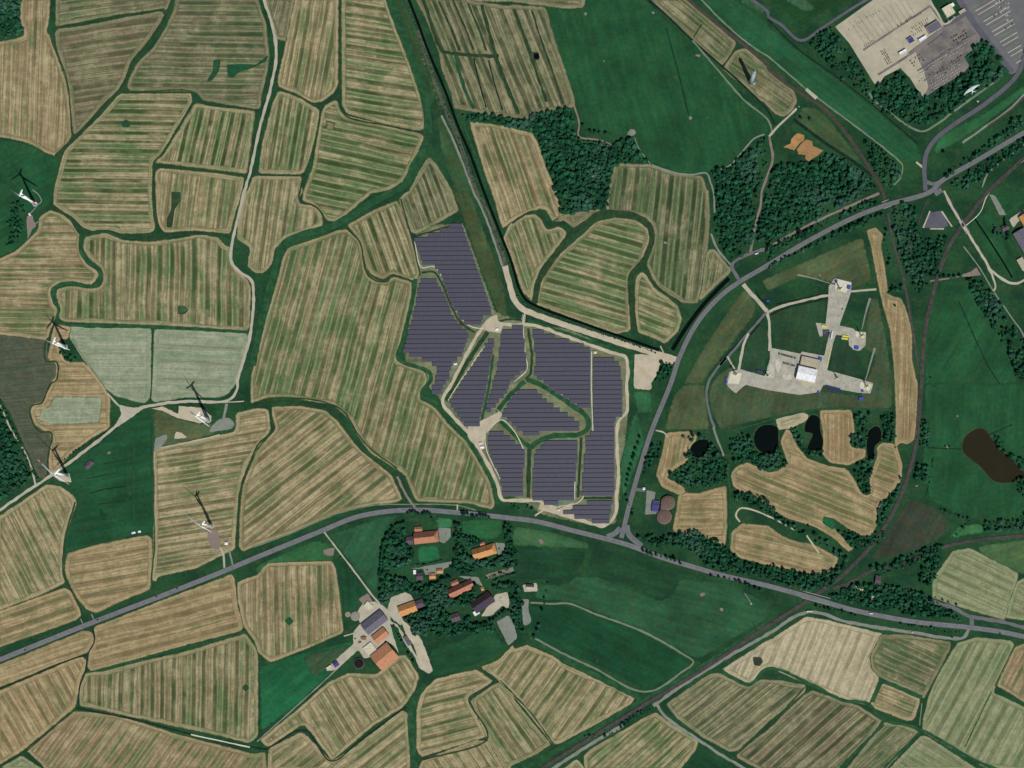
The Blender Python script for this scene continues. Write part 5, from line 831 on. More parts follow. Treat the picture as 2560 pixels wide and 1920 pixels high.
NROW = 0; PIT = 11.55; WID = 10.2; TILT = R(8)
Y0 = P1('11: 0,332')[1]
row_me = {}
for bname, pts in BLOCKS:
    poly = P(pts); ys = [p[1] for p in poly]; k0 = math.ceil((Y0-max(ys))/PIT-.2); k1 = math.floor((Y0-min(ys))/PIT+.2); cnt = 0
    for k in range(k0, k1+1):
        yc = Y0-k*PIT; segs = []; xx = []
        n = len(poly)
        for i in range(n):
            x1, y1 = poly[i]; x2, y2 = poly[(i+1) % n]
            if (y1 > yc) != (y2 > yc): xx.append(x1+(yc-y1)/(y2-y1)*(x2-x1))
        xx.sort(); segs = [(xx[i], xx[i+1]) for i in range(0, len(xx)-1, 2)]
        for a, b in segs:
            a = round(a/4)*4; b = round(b/4)*4; L = b-a
            if L < 8: continue
            cnt += 1; NROW += 1
            e = empty('solar_panel_row', f'solar panel row, {ORD(cnt)} from the top of the {bname}', 'solar panels', ((a+b)/2, yc, .3), R(.35), 'solar panel rows')
            if L not in row_me:
                m = MB(); c, s = math.cos(TILT), math.sin(TILT)
                vs = []; h = WID/2
                for zz in (0, -.08):
                    for x_, y_ in ((-L/2, -h), (L/2, -h), (L/2, h), (-L/2, h)): vs.append((x_, y_*c, 1.75+y_*s+zz))
                m.add(vs, [(0, 1, 2, 3), (7, 6, 5, 4), (0, 4, 5, 1), (1, 5, 6, 2), (2, 6, 7, 3), (3, 7, 4, 0)])
                me1 = bpy.data.meshes.new('modules'); me1.from_pydata(m.v, [], m.f); me1.materials.append(M_SOLAR)
                m = MB(); q = int(L//8)
                for i in range(q+1):
                    x_ = -L/2+1+i*(L-2)/max(1, q)
                    for y_ in (-3.4, 3.4): m.box(x_, y_, -.3, .18, .18, 1.75+y_*s+.1)
                    m.bar((x_, -h*.95*c, 1.6-h*.95*s), (x_, h*.95*c, 1.6+h*.95*s), .12)
                me2 = bpy.data.meshes.new('frame'); me2.from_pydata(m.v, [], m.f); me2.materials.append(M_ALU); row_me[L] = (me1, me2)
            link('panel_surface', row_me[L][0], None, e); link('support_frame', row_me[L][1], None, e)
print('solar rows', NROW)

# ---------------------------------------------------------------- wind turbines
M_WHITE = plain('white_turbine_paint', (238, 240, 240), .45, .02); M_RED = plain('red_warning_paint', (214, 84, 48), .5, .05); M_GREY = plain('pale_grey_steel', (160, 166, 170), .5, .05)
SUNH = Vector((.42, -.906, 0)).normalized(); ELEV = R(46)
def turbine(label, base, hub, rot, pang, th0, stripes=False, nac=14, rb=3.4):
    x, y = P1(base); e = empty('wind_turbine', label, 'wind turbine', (x, y, .2), 0, 'wind turbines')
    rb *= 1.25; m = MB(); n = 24; prev = 0
    m.cone(0, 0, 0, rb, rb*.4, hub-1.6, 28); m.build('tower', M_WHITE, e, True); MB().cone(0, 0, -.1, rb*1.5, rb*1.45, .5, 28).build('foundation', M_GREY, e)
    p = Vector((math.cos(R(pang)), math.sin(R(pang)), 0)); ax = Vector((p.y, -p.x, 0))    # rotor looks south-west
    if ax.x > 0: ax = -ax
    a = math.atan2(ax.y, ax.x); m = MB()
    for (f0, f1, w0, w1) in ((-nac*.7, -nac*.2, 2.6, 4.2), (-nac*.2, nac*.2, 4.2, 4.), (nac*.2, nac*.32, 4., 3.)):
        vs = []
        for f, w in ((f0, w0), (f1, w1)):
            for k in range(8): b = 2*math.pi*k/8; q = ax*f+p*(w/2*math.cos(b))+Vector((0, 0, hub+w/2*math.sin(b)*.95)); vs.append(q)
        m.add(vs, [(i, (i+1) % 8, 8+(i+1) % 8, 8+i) for i in range(8)]+[tuple(range(8)), tuple(range(8, 16))])
    m.build('nacelle', M_WHITE, e)
    hc = ax*(nac*.32+1.6)+Vector((0, 0, hub)); m = MB(); vs = []
    for f, w in ((-1.6, 1.6), (0, 2.), (1.4, 1.4), (2.2, .4)):
        for k in range(10): b = 2*math.pi*k/10; vs.append(hc+ax*f+p*w*math.cos(b)+Vector((0, 0, w*math.sin(b))))
    m.add(vs, [(j*10+i, j*10+(i+1) % 10, j*10+10+(i+1) % 10, j*10+10+i) for j in range(3) for i in range(10)]+[tuple(range(10)), tuple(range(30, 40))]); m.build('hub', M_WHITE, e, True)
    for k in range(3):
        th = R(th0+120*k); d = p*math.cos(th)+Vector((0, 0, math.sin(th))); side = d.cross(ax).normalized(); rows = []
        prof = [(1., 1.9, 1.5, 0), (.06*rot, 2.2, 1.8, .8), (.18*rot, 5.4, 1.3, .6), (.35*rot, 4.6, 1., .6), (.6*rot, 3.6, .8, .55), (.85*rot, 2.6, .5, .55), (rot, .8, .2, .55)]
        m = MB(); vs = []
        for r_, ch, th_, tw in prof:
            cd = (side*math.cos(tw)+ax*math.sin(tw)); nd = cd.cross(d)
            for (u, w) in ((-.3, 0), (0, .5), (.7, 0), (0, -.5)): vs.append(hc+d*r_+cd*ch*u+nd*th_*w)
        nr = len(prof); m.add(vs, [(j*4+i, j*4+(i+1) % 4, j*4+4+(i+1) % 4, j*4+4+i) for j in range(nr-1) for i in range(4)]+[(0, 1, 2, 3), tuple(range(nr*4-4, nr*4))])
        bl = m.build('blade', M_WHITE, e)
        if stripes:
            m = MB()
            for s0, s1 in ((.66, .78), (.90, 1.0)):
                vs = []
                for s_ in (s0, s1):
                    ch = np.interp(s_, [.6, .85, 1.], [3.6, 2.6, .8])+.2; tk = np.interp(s_, [.6, .85, 1.], [.7, .4, .12])+.14; tw = .55
                    cd = (side*math.cos(tw)+ax*math.sin(tw)); nd = cd.cross(d)
                    for (u, w) in ((-.32, 0), (0, .6), (.72, 0), (0, -.6)): vs.append(hc+d*rot*s_+cd*ch*u+nd*tk*w)
                m.add(vs, [(i, (i+1) % 4, 4+(i+1) % 4, 4+i) for i in range(4)]+[(0, 1, 2, 3), (4, 5, 6, 7)])
            m.build('warning_stripes', M_RED, bl)
turbine('white wind turbine with red banded blades on the green field at the upper left', 'N: 87,510', 90, 47, -22, -20, True)
turbine('white wind turbine rising from dark bushes at the corner of the pale sage field', 'N: 163,867', 77, 42, -21, -12)
turbine('white wind turbine standing on the sandy pad beside the curved farm track', 'N: 521,1050', 102, 40, -38, -15, rb=4.)
turbine('largest white wind turbine, red tipped blades, beside the farm track at the dark wood', 'N: 168,1189', 77, 60, -44, 180, True, 18, 3.8)
turbine('white wind turbine in the oval clearing of the striped field above the main road', 'N: 529,1315', 90, 46, -38, 178)
M_TOWER = plain('pale_blue_grey_concrete', (150, 168, 168), .7, .06)
x, y = P1('N: 1877,206'); e = empty('concrete_tower', 'tall tapering pale blue grey tower beside the reddish track at the top', 'tower', (x, y, .2))
m = MB(); m.cone(0, 0, 0, 6.5, 4., 62, 24); m.build('shaft', M_TOWER, e, True); m = MB(); m.cone(0, 0, 62, 4.4, 4.4, 3, 20); m.cone(0, 0, 65, 2.4, 1.2, 7, 16); m.build('head', M_TOWER, e)
m = MB(); m.box(8, -4, 0, 7, 4, 3, .5); m.build('annex', M_TOWER, e)

# gliding white bird-like aircraft above the wood
x, y = P1('N: 2427,226'); e = empty('glider', 'white swept wing glider above the wood below the paved yard', 'aircraft', (x-6, y-6, 24), R(33))
M_GL = plain('white_gelcoat', (206, 214, 208), .4, .03)
def wing(side):
    m = MB(); vs = []
    for f, c0, c1, zz, tk in ((0, 4., -5., 0, .9), (8, 3.6, -3.2, .3, .6), (16, 1.4, -2.4, .6, .35), (24, -2.2, -3., .9, .15)):
        for cc, w in ((c0, 0), ((c0+c1)/2, tk/2), (c1, 0), ((c0+c1)/2, -tk/2)): vs.append((side*f, cc, zz+w))
    m.add(vs, [(j*4+i, j*4+(i+1) % 4, j*4+4+(i+1) % 4, j*4+4+i) for j in range(3) for i in range(4)]+[(0, 1, 2, 3), (12, 13, 14, 15)]); return m
wing(1).build('wing', M_GL, e); wing(-1).build('wing', M_GL, e)
m = MB(); vs = []
for f, w in ((5.5, .4), (3, 1.5), (-2, 1.9), (-7, 1.), (-9, .4)):
    for k in range(8): b = math.pi*k/4; vs.append((w*math.cos(b), f, w*.7*math.sin(b)))
m.add(vs, [(j*8+i, j*8+(i+1) % 8, j*8+8+(i+1) % 8, j*8+8+i) for j in range(4) for i in range(8)]+[tuple(range(8)), tuple(range(32, 40))]); m.build('fuselage', M_GL, e, True)
for s in (-1, 1):
    m = MB(); m.add([(0, -4, .3), (s*7.4, -12.6, 1.4), (s*1., -8.6, .4), (0, -4, -.1), (s*7.4, -12.6, 1.2), (s*1., -8.6, 0)], [(0, 1, 2), (3, 5, 4), (0, 3, 4, 1), (1, 4, 5, 2), (2, 5, 3, 0)]); m.build('tail', M_GL, e)

# ---------------------------------------------------------------- houses and barns
def roof_mat(name, col, ang_stripes=True):
    t = NT(name); tc = t.n('ShaderNodeTexCoord').outputs['Object']; x, y, z = t.sep(tc)[0:3]; c = sc(col)
    n = t.noise(t.pos(), .25, 4, .6); s = t.m2('SINE', t.m2('MULTIPLY', x, 4.)); k = t.m2('MULTIPLY', t.lin(n, .3, .7, .72, 1.2), t.lin(s, -1, 1, .93, 1.05))
    return t.out(t.mix(1., c, t.xyz(k, k, k), 'MULTIPLY'), .85, s, .15, 0, .15)
RF = {'terra': roof_mat('terracotta_tiles', (170, 116, 92)), 'orange': roof_mat('orange_tiles', (194, 140, 88)), 'mauve': roof_mat('mauve_slate', (92, 80, 88)), 'dark': roof_mat('dark_brown_tiles', (74, 60, 62)),
      'slate': roof_mat('grey_sheet_roof', (104, 102, 112)), 'white': roof_mat('white_sheet_roof', (232, 232, 232)), 'beige': roof_mat('beige_flat_roof', (178, 168, 144)), 'blue': roof_mat('violet_blue_roof', (70, 68, 122)), 'cream': roof_mat('cream_sheet_roof', (206, 198, 172)), 'tan': roof_mat('sun_bleached_tiles', (184, 130, 98))}
WL = {'brick': plain('red_brick', (128, 76, 60), .9, .15, obj=True), 'white': plain('white_wall', (196, 192, 182), .8, .06, obj=True), 'grey': plain('grey_cladding', (120, 120, 122), .7, .08, obj=True)}
M_DOOR = plain('painted_door', (60, 70, 60), .6, .1); M_FR = plain('white_frame', (190, 190, 186), .6, .05)
def house(name, label, cat, pos, L, W, ang, hw, hr, roof, wall='brick', hip=0, chim=1, group=None, wins=3):
    hr = hr*1.22 if L > 35 and chim else hr
    x, y = P1(pos); e = empty(name, label, cat, (x, y, .3), R(ang), group)
    MB().box(0, 0, -.3, L-1, W-1, hw+.3).build('wall', WL[wall], e)
    o = .6; A = L/2+.1; B = W/2+.1; t_ = .3
    m = MB()
    if hr > 0:
        h0 = hw-.25; h1 = hw+hr
        if hip == 0: # gable prism shell
            vs = [(-A, -B, h0), (A, -B, h0), (A, B, h0), (-A, B, h0), (-A, 0, h1), (A, 0, h1)]
            fs = [(0, 1, 5, 4), (2, 3, 4, 5), (0, 4, 3), (1, 2, 5), (0, 3, 2, 1)]
        else:
            hp = min(W*.4, L*.3); l_ = -A+(hp if hip == 2 else 0); vs = [(-A, -B, h0), (A, -B, h0), (A, B, h0), (-A, B, h0), (l_, 0, h1), (A-hp, 0, h1)]
            fs = [(0, 1, 5, 4), (2, 3, 4, 5), (0, 4, 3), (1, 2, 5), (0, 3, 2, 1)]
        m.add(vs, fs); r = m.build('roof', RF[roof], e)
        for k in range(chim): MB().box(-L*.25+k*L*.4, .4, hw+hr*.5, 1.1, 1.1, hr*.5+1.6).build('chimney', WL['brick'], r)
        MB().box(0, 0, h1-.12, 2*A-(W*.8 if hip else .2), .5, .28).build('ridge_cap', RF['mauve' if roof in ('mauve', 'dark', 'slate') else ('white' if roof in ('white', 'cream') else 'terra')], r)
    else:
        m.box(0, 0, hw, L, W, .35); r = m.build('roof', RF[roof], e)
        m = MB()
        for sx, sy, lx, ly in ((0, W/2-.2, L, .4), (0, -W/2+.2, L, .4), (L/2-.2, 0, .4, W-.8), (-L/2+.2, 0, .4, W-.8)): m.box(sx, sy, hw+.35, lx, ly, .4)
        m.build('parapet', WL[wall], r)
    d = MB().box(L*.1, -W/2+.47, -.3, 2.2 if L > 30 else 1.1, .12, min(2.8, hw)-.0).build('door', M_DOOR, e); MB().box(L*.1+.4, -W/2+.39, .9, .08, .06, .3).build('handle', M_FR, d)
    for k in range(wins):
        xx = -L*.38+k*L*.22
        if abs(xx-L*.1) < 2: continue
        w = MB().box(xx, -W/2+.48, 1., 1.5, .1, 1.3).build('window', M_FR, e); MB().box(xx, -W/2+.42, 1.12, 1.26, .06, 1.06).build('pane', M_GLASS, w)
    return e
H = house
H('farmhouse', 'long terracotta roofed farmhouse nearest the main road, hipped at its right end', 'farmhouse', 'V: 1050,330', 61, 29, 6, 3.5, 9, 'terra', hip=1, chim=2)
H('shed', 'dark roofed annex at the left end of the terracotta farmhouse', 'shed', 'V: 888,362', 17, 20, 4, 3, 4, 'mauve', chim=0)
H('garage', 'small red roofed garage above the terracotta farmhouse', 'garage', 'V: 972,248', 19, 12, 4, 2.8, 3, 'terra', chim=0)
H('farmhouse', 'bright orange roofed farmhouse among trees on the right of the village', 'farmhouse', 'V: 1622,470', 60, 27, 17, 3.5, 8, 'orange', hip=1, chim=2)
H('garage', 'small red roofed garage above the bright orange farmhouse', 'garage', 'V: 1602,390', 12, 9, 17, 2.8, 2.5, 'terra', chim=0)
H('farmhouse', 'long brown red roofed farmhouse in the middle of the village, half hidden by trees', 'farmhouse', 'V: 1392,838', 66, 24, 25, 3.5, 8.5, 'terra', chim=2)
H('garage', 'small red roofed outbuilding above the brown red farmhouse', 'garage', 'V: 1330,778', 18, 12, 24, 2.8, 3, 'terra', chim=0)
H('farmhouse', 'dark roofed farmhouse with solar modules and a pale yard on its right', 'farmhouse', 'V: 1605,970', 56, 32, 34, 3.5, 8.5, 'dark', chim=2)
H('shed', 'white flat shed below the dark roofed farmhouse', 'shed', 'V: 1545,1075', 15, 12, 30, 3, 0, 'white', 'white', wins=1)
H('barn', 'orange and brown roofed barn at the village lane fork', 'barn', 'V: 865,1035', 45, 27, 20, 4, 7, 'orange', chim=0)
H('shed', 'dark mauve annex right of the orange barn at the lane fork', 'shed', 'V: 985,985', 22, 20, 20, 3, 4, 'mauve', chim=0)
H('house', 'dark mauve roofed cottage left of the two little orange houses', 'house', 'V: 985,715', 16, 19, 5, 3, 4, 'mauve')
H('shed', 'tiny bright white shed beside the dark mauve cottage', 'shed', 'V: 936,674', 7, 11, 5, 2.5, 0, 'white', 'white', wins=1)
H('house', 'little orange roofed house, lower of the pair', 'house', 'V: 1112,712', 16, 15, 5, 3, 3.5, 'orange')
H('house', 'little orange roofed house, upper of the pair', 'house', 'V: 1184,660', 14, 11, 2, 3, 3, 'orange')
H('house', 'small dark roofed house alone in the trees below the village', 'house', 'V: 1338,1120', 22, 20, 18, 3, 4.5, 'mauve')
H('barn', 'largest slate grey sheet roofed barn of the farm', 'barn', 'V: 538,1168', 62, 33, 38, 5, 6, 'slate', 'grey', chim=0)
H('barn', 'tan roofed barn between the grey barn and the terracotta hall', 'barn', 'V: 597,1300', 38, 26, 39, 4, 5, 'tan', chim=0)
H('barn', 'wide terracotta roofed hall at the lower end of the farm', 'barn', 'V: 638,1505', 55, 48, 40, 5, 8, 'tan', chim=0)
H('shed', 'cream flat roofed bunker beside the terracotta hall', 'shed', 'V: 492,1430', 26, 24, 38, 2.5, 0, 'cream', 'white', wins=1)
H('shed', 'cream flat slab building above the grey barn', 'shed', 'V: 480,1010', 20, 17, -40, 2.5, 0, 'cream', 'white', wins=1)
H('shed', 'narrow dark roofed shed by the sandy farm drive', 'shed', 'V: 865,1350', 25, 11, -58, 3, 2, 'slate', 'grey', chim=0)
H('shed', 'dark roofed stable with a pale apron at the pasture corner', 'stable', 'V: 2075,808', 20, 8, -3, 3, 2, 'mauve', chim=0)
H('shed', 'cream lean-to below the dark stable at the pasture corner', 'shed', 'V: 2075,835', 20, 6, -3, 2.4, 0, 'cream', 'white', wins=1)
H('shed', 'blue violet shed at the lower left farm track', 'shed', 'V: 158,1580', 13, 14, 35, 3, 2, 'blue', 'grey', chim=0)
H('shed', 'pale shed at the end of the lower left farm track', 'shed', 'V: 92,1618', 14, 9, 35, 2.6, 0, 'cream', 'white', wins=1)
H('shed', 'yellow roofed hut right of the brown red farmhouse', 'shed', 'V: 1604,838', 7, 9, 20, 2.5, 1.5, 'orange', chim=0)
H('shed', 'violet roofed hut on the dark pasture beside the turbine', 'shed', 'N: 223,1162', 24, 13, 45, 2.6, 2, 'mauve', 'grey', chim=0)
H('hall', 'white ridged storage hall in the middle of the well site', 'hall', 'D: 1190,1422', 48, 34, -13, 9, 2.5, 'white', 'white', chim=0, wins=5)
H('hall', 'beige flat roofed hall above the white hall', 'hall', 'D: 1240,1252', 47, 22, -13, 5, 0, 'beige', 'grey', wins=5)
H('office_building', 'cream flat roofed building on the grass beside the paved yard', 'office', 'A: 1335,135', 24, 26, 31, 6, 0, 'cream', 'white')
H('shed', 'bright white annex on the upper right of the cream building', 'shed', 'A: 1378,68', 11, 9, 31, 4, 0, 'white', 'white', wins=1)
H('hall', 'dark flat roofed hall with white edge lines in the paved yard', 'hall', 'A: 1165,325', 36, 21, 31, 6, 0, 'slate', 'white')
H('shed', 'small square dark violet roofed shed in the paved yard', 'shed', 'A: 902,472', 15, 14, 31, 5, 0, 'blue', 'white', wins=1)
H('shed', 'white long shed right of the square violet shed', 'shed', 'A: 1040,455', 22, 8, 31, 5, 0, 'white', 'white', wins=2)
H('shed', 'white long shed left of the square violet shed', 'shed', 'A: 810,608', 21, 7, 31, 5, 0, 'white', 'white', wins=2)
H('shed', 'narrow grey building with a light roof next to the car park entrance', 'shed', 'A: 1495,140', 18, 9, 31, 4, 0, 'beige', 'grey', wins=2)
H('hall', 'orange roofed hall cut by the right edge', 'hall', 'E: 1010,680', 44, 34, -58, 6, 6, 'orange', chim=0)
H('hall', 'large grey sheet roofed hall cut by the right edge', 'hall', 'E: 970,1020', 78, 32, -60, 6, 4, 'slate', 'grey', chim=0)
H('house', 'mauve roofed house left of the large grey hall', 'house', 'E: 660,775', 18, 14, 25, 3.5, 3, 'mauve')
H('shed', 'long beige low building at the right edge below the grey hall', 'shed', 'E: 920,1310', 32, 16, -60, 3, 0, 'beige', 'white', wins=2)
H('house', 'mauve roofed barn in the trees beside the straight green field, near the railway', 'barn', '33: 947,38', 14, 24, -8, 4, 3, 'mauve', chim=0)
H('shed', 'blue violet flat building attached to the twin round tanks', 'shed', '22: 1238,1058', 17, 28, -8, 4, 2, 'blue', 'grey', chim=0)
for lab, pos, l_, w_, a_ in [('white transformer cabin by the sandy track, lower left of the solar park', '12: 1956,547', 10, 6, 0), ('cream transformer cabin just above the white one, lower left of the solar park', '12: 1942,512', 7, 6, 5),
 ('cream transformer cabin at the bottom sand lot of the solar park', '22: 403,1088', 7, 5, 0), ('cream transformer cabin on the track between the right hand solar blocks', '21: 718,1388', 8, 6, 0),
 ('white transformer cabin on the bulge of the diagonal sandy track', 'S: 940,535', 8, 5, 8), ('white transformer cabin at the top gate of the solar park', '11: 2083,1188', 7, 6, 0), ('white hut at the gate of the twin tank site', '22: 1140,905', 6, 6, 0),
 ('left white hut at the lower edge of the turbine pasture', '02: 1157,1285', 9, 5, 12), ('right white hut at the lower edge of the turbine pasture', '02: 1208,1275', 7, 5, 12), ('small white hut beside the oval turbine clearing', '02: 1957,1378', 8, 7, 0),
 ('white transformer hut on the pink turbine track', 'N: 75,537', 7, 4, -60)]:
    H('cabin', lab, 'cabin', pos, l_, w_, a_, 2.6, .8, 'cream' if 'cream' in lab else 'white', 'white', chim=0, wins=1)
# solar modules on the dark farmhouse
x, y = P1('V: 1605,970'); e2 = [o for o in C.objects if o.get('label', '').startswith('dark roofed farmhouse')][0]
m = MB(); sl = math.atan2(10.62, 16.1); c, s = math.cos(sl), math.sin(sl); vs = []
for zz in (.12, .3):
    for x_, d_ in ((-24, 3), (20, 3), (20, 14), (-24, 14)): vs.append((x_, -d_*c-.0, 3.5+10.37-d_*s+zz))
m.add(vs, [(0, 3, 2, 1), (4, 5, 6, 7), (0, 1, 5, 4), (1, 2, 6, 5), (2, 3, 7, 6), (3, 0, 4, 7)]); M_PV = plain('roof_solar_modules', (44, 36, 66), .25, .08, spec=.4, obj=True); m.build('solar_modules', M_PV, e2)
# round tanks
M_TANKW = plain('tank_wall', (150, 130, 116), .8, .08); M_TANKC = plain('brown_membrane', (104, 84, 76), .8, .1, .2); M_TANKB = plain('black_cover', (12, 12, 16), .8, .1)
def tank(label, pos, r, h, cover, dome=0):
    x, y = P1(pos); e = empty('round_tank', label, 'tank', (x, y, .4)); MB().cone(0, 0, 0, r, r, h, 40).build('wall', M_TANKW, e)
    m = MB(); n = 40; k = 5; vs = []
    for j in range(k+1):
        f = j/k; rr = (r-.5)*math.cos(f*math.pi/2*.98)
        for i in range(n): vs.append((rr*math.cos(2*math.pi*i/n), rr*math.sin(2*math.pi*i/n), h+.05+dome*math.sin(f*math.pi/2)))
    m.add(vs, [(j*n+i, j*n+(i+1) % n, j*n+n+(i+1) % n, j*n+n+i) for j in range(k) for i in range(n)]); m.build('cover', cover, e, True)
tank("upper of the two joined brown round tanks", "22: 1347,1028", 17.5, 5, M_TANKC, 2.5); tank('lower of the two joined brown round tanks', '22: 1315,1148', 18.5, 4.6, M_TANKC, 2.5)
x, y = P1('22: 1325,1090'); o = MB().box(0, 0, 0, 20, 22, 4.4, 0).build('tank_link_roof', M_TANKC); o.location = (x-2, y, .4); tag(o, 'flat brown cover between the two round tanks', 'tank cover')
tank('black covered round slurry tank beside the terracotta hall', 'V: 385,1573', 13, 3, M_TANKB, .3)
tank('low grey round silo on the grass left of the grey barn', 'V: 350,1108', 12, 1.5, plain('grey_silage', (136, 134, 122), .9, .12, .3), .6); tank('small pink grey round silo left of the grey one', 'V: 275,1090', 7, 1.2, plain('pink_silage', (150, 130, 116), .9, .1, .3), .4)

# ---------------------------------------------------------------- well site equipment
M_BLUE = plain('blue_container', (62, 78, 170), .6, .08); M_YEL = plain('yellow_paint', (214, 206, 96), .6, .08); M_LAT = plain('dull_lattice_steel', (92, 96, 84), .6, .1); M_NAVY = plain('navy_tarpaulin', (58, 66, 96), .8, .15, .6)
def rig(label, pos, h, ang, jib):
    x, y = P1(pos); e = empty('service_rig', label, 'rig', (x, y, .85), R(ang), 'service rigs on the well pads')
    m = MB(); w = 1.6
    cs = [(-w, -w), (w, -w), (w, w), (-w, w)]
    for cx, cy in cs: m.bar((cx, cy, 1.2), (cx*.45, cy*.45, h), .45)
    q = 8
    for j in range(q):
        z0 = 1.2+(h-1.2)*j/q; z1 = 1.2+(h-1.2)*(j+1)/q; k0 = 1-.55*j/q; k1 = 1-.55*(j+1)/q
        for i in range(4):
            a, b = cs[i], cs[(i+1) % 4]; m.bar((a[0]*k0, a[1]*k0, z0), (b[0]*k1, b[1]*k1, z1), .26); m.bar((a[0]*k1, a[1]*k1, z1), (b[0]*k1, b[1]*k1, z1), .26)
    m.build('mast', M_LAT, e)
    m = MB(); m.bar((0, 0, h), (jib, 0, h*.92), .6); m.bar((0, 0, h+2), (jib, 0, h*.92), .2); m.bar((-5, 0, h), (0, 0, h), .6); m.bar((-5, 0, h), (0, 0, h+2), .2); m.build('jib', M_LAT, e)
    MB().box(-4.5, 0, h-1.6, 2.2, 1.8, 1.6).build('counterweight', M_GREY, e); MB().box(0, 0, 0, 8, 5, 1.2).build('base', M_YEL, e)
    MB().box(-2, 4.4, 0, 5, 2.4, 2.4).build('engine_house', M_GREY, e)
rig('lattice service rig on the topmost white well pad', 'D: 1655,240', 24, 60, 13); rig('lattice service rig on the right hand white well pad', 'D: 1950,885', 26, 120, 12)
rig('lattice service rig on the left hand white well pad', 'D: 215,1420', 26, 45, 13); rig('lattice service rig between the left pad and the white hall', 'D: 655,1435', 14, 20, 9)
rig('low lattice rig on the grey strip right of the white hall', 'D: 1612,1465', 14, 130, 8); rig('lattice service rig on the lower right white well pad', 'D: 2020,1580', 22, 130, 12)
def crate(name, label, cat, pos, l, w, h, ang, mat, group=None, ribs=True):
    x, y = P1(pos) if isinstance(pos, str) else pos; e = empty(name, label, cat, (x, y, .82), R(ang), group)
    m = MB(); m.box(0, 0, .12, l, w, h)
    m.build('body', mat, e); m = MB()
    for i in range(int(l/1.2)): m.box(-l/2+.6+i*1.2, 0, h+.121, .25, w*.9, .08)
    m.build('roof_ribs', mat, e); m = MB()
    for sx in (-1, 1):
        for sy in (-1, 1): m.box(sx*(l/2-.1), sy*(w/2-.1), 0, .24, .24, h+.3)
    m.build('corner_posts', M_GREY, e); return e
for lab, pos, l, w, a in [('blue container at the right edge of the topmost well pad', 'D: 1780,212', 8, 9, -10), ('blue container below the right hand well pad', 'D: 1886,1050', 10, 8, -10), ('blue container at the upper right corner of the beige hall', 'D: 1382,1208', 8, 10, -12),
  ('small blue container alone on the grass near the site entrance', 'D: 660,402', 7, 5, 0), ('long blue container left of the left hand well pad', 'D: 88,1500', 4, 14, 10), ('blue container at the bottom of the lower right well pad', 'D: 1968,1648', 5, 5, 0), ('blue container on the upper left corner of the topmost well pad', 'D: 1605,130', 5, 6, -60),
  ('pale blue container on the lower right pad corner, beside the grass', '32: 802,128', 10, 8, 0), ('dark blue container at the lower edge of the site beside the racks', '32: 435,75', 4, 7, 0)]:
    crate('container', lab, 'container', pos, l, w, 2.6, a, M_BLUE, 'blue containers of the well site')
for i, (pos, l, a) in enumerate([('D: 1440,752', 13, -12), ('D: 1730,892', 16, -8), ('D: 1722,925', 16, -8)]):
    crate('tank_rack', ['yellow tank rack left of the wide concrete strip', 'upper yellow tank rack in the middle of the well site', 'lower yellow tank rack in the middle of the well site'][i], 'tank rack', pos, l, 4, 2.4, a, M_YEL, 'yellow tank racks')
for i in range(9):
    f = i/8; p0, p1 = P1('D: 1528,1060'), P1('D: 1478,1290'); crate('pipe_bundle', f'yellow pipe bundle, {ORD(i+1)} from the top of the line along the site road', 'pipes', (p0[0]+(p1[0]-p0[0])*f, p0[1]+(p1[1]-p0[1])*f), 2.2, 4., 1., 12, M_YEL, 'yellow pipe bundles')
for i in range(6):
    f = i/5; p0, p1 = P1('D: 1150,1520'), P1('D: 1300,1560'); crate('pipe_bundle', f'short yellow pipe bundle, {ORD(i+1)} from the left below the white hall', 'pipes', (p0[0]+(p1[0]-p0[0])*f, p0[1]+(p1[1]-p0[1])*f), 3, 2, .9, -14, M_YEL, 'short yellow pipe bundles')
for i in range(12):
    crate('steel_frame', f'navy steel frame, {ORD(i % 4+1)} from left, {["upper", "middle", "lower"][i//4]} line, at the site junction', 'frame', (P1('D: 1430,810')[0]+(i % 4)*4.4, P1('D: 1430,810')[1]-(i//4)*5), 3.4, 3.4, 1.4, -10, M_NAVY, 'navy steel frames')
for i in range(5): crate('steel_beam', f'long dark navy beam, {ORD(i+1)} from the top at the lower right of the well site', 'beam', (P1('D: 1560,1590')[0]+i*1.5, P1('D: 1560,1590')[1]-i*3.), 38, 1.6, 1., -14, M_NAVY, 'dark navy beams')
crate('tarpaulin_stack', 'dark navy covered stack on the grass left of the pale rubble', 'stack', 'D: 550,1380', 15, 7, 1.6, -12, M_NAVY); crate('steel_beam', 'dark narrow beam left of the covered stack', 'beam', 'D: 400,1375', 18, 2, 1., -14, M_NAVY)
crate('steel_beam', 'dark pair of beams at the left of the yellow tank racks', 'beam', 'D: 1640,902', 13, 3, 1., -10, M_NAVY); crate('steel_beam', 'dark beam on the left of the topmost pad', 'beam', 'D: 1560,165', 12, 2.4, 1., -14, M_NAVY)

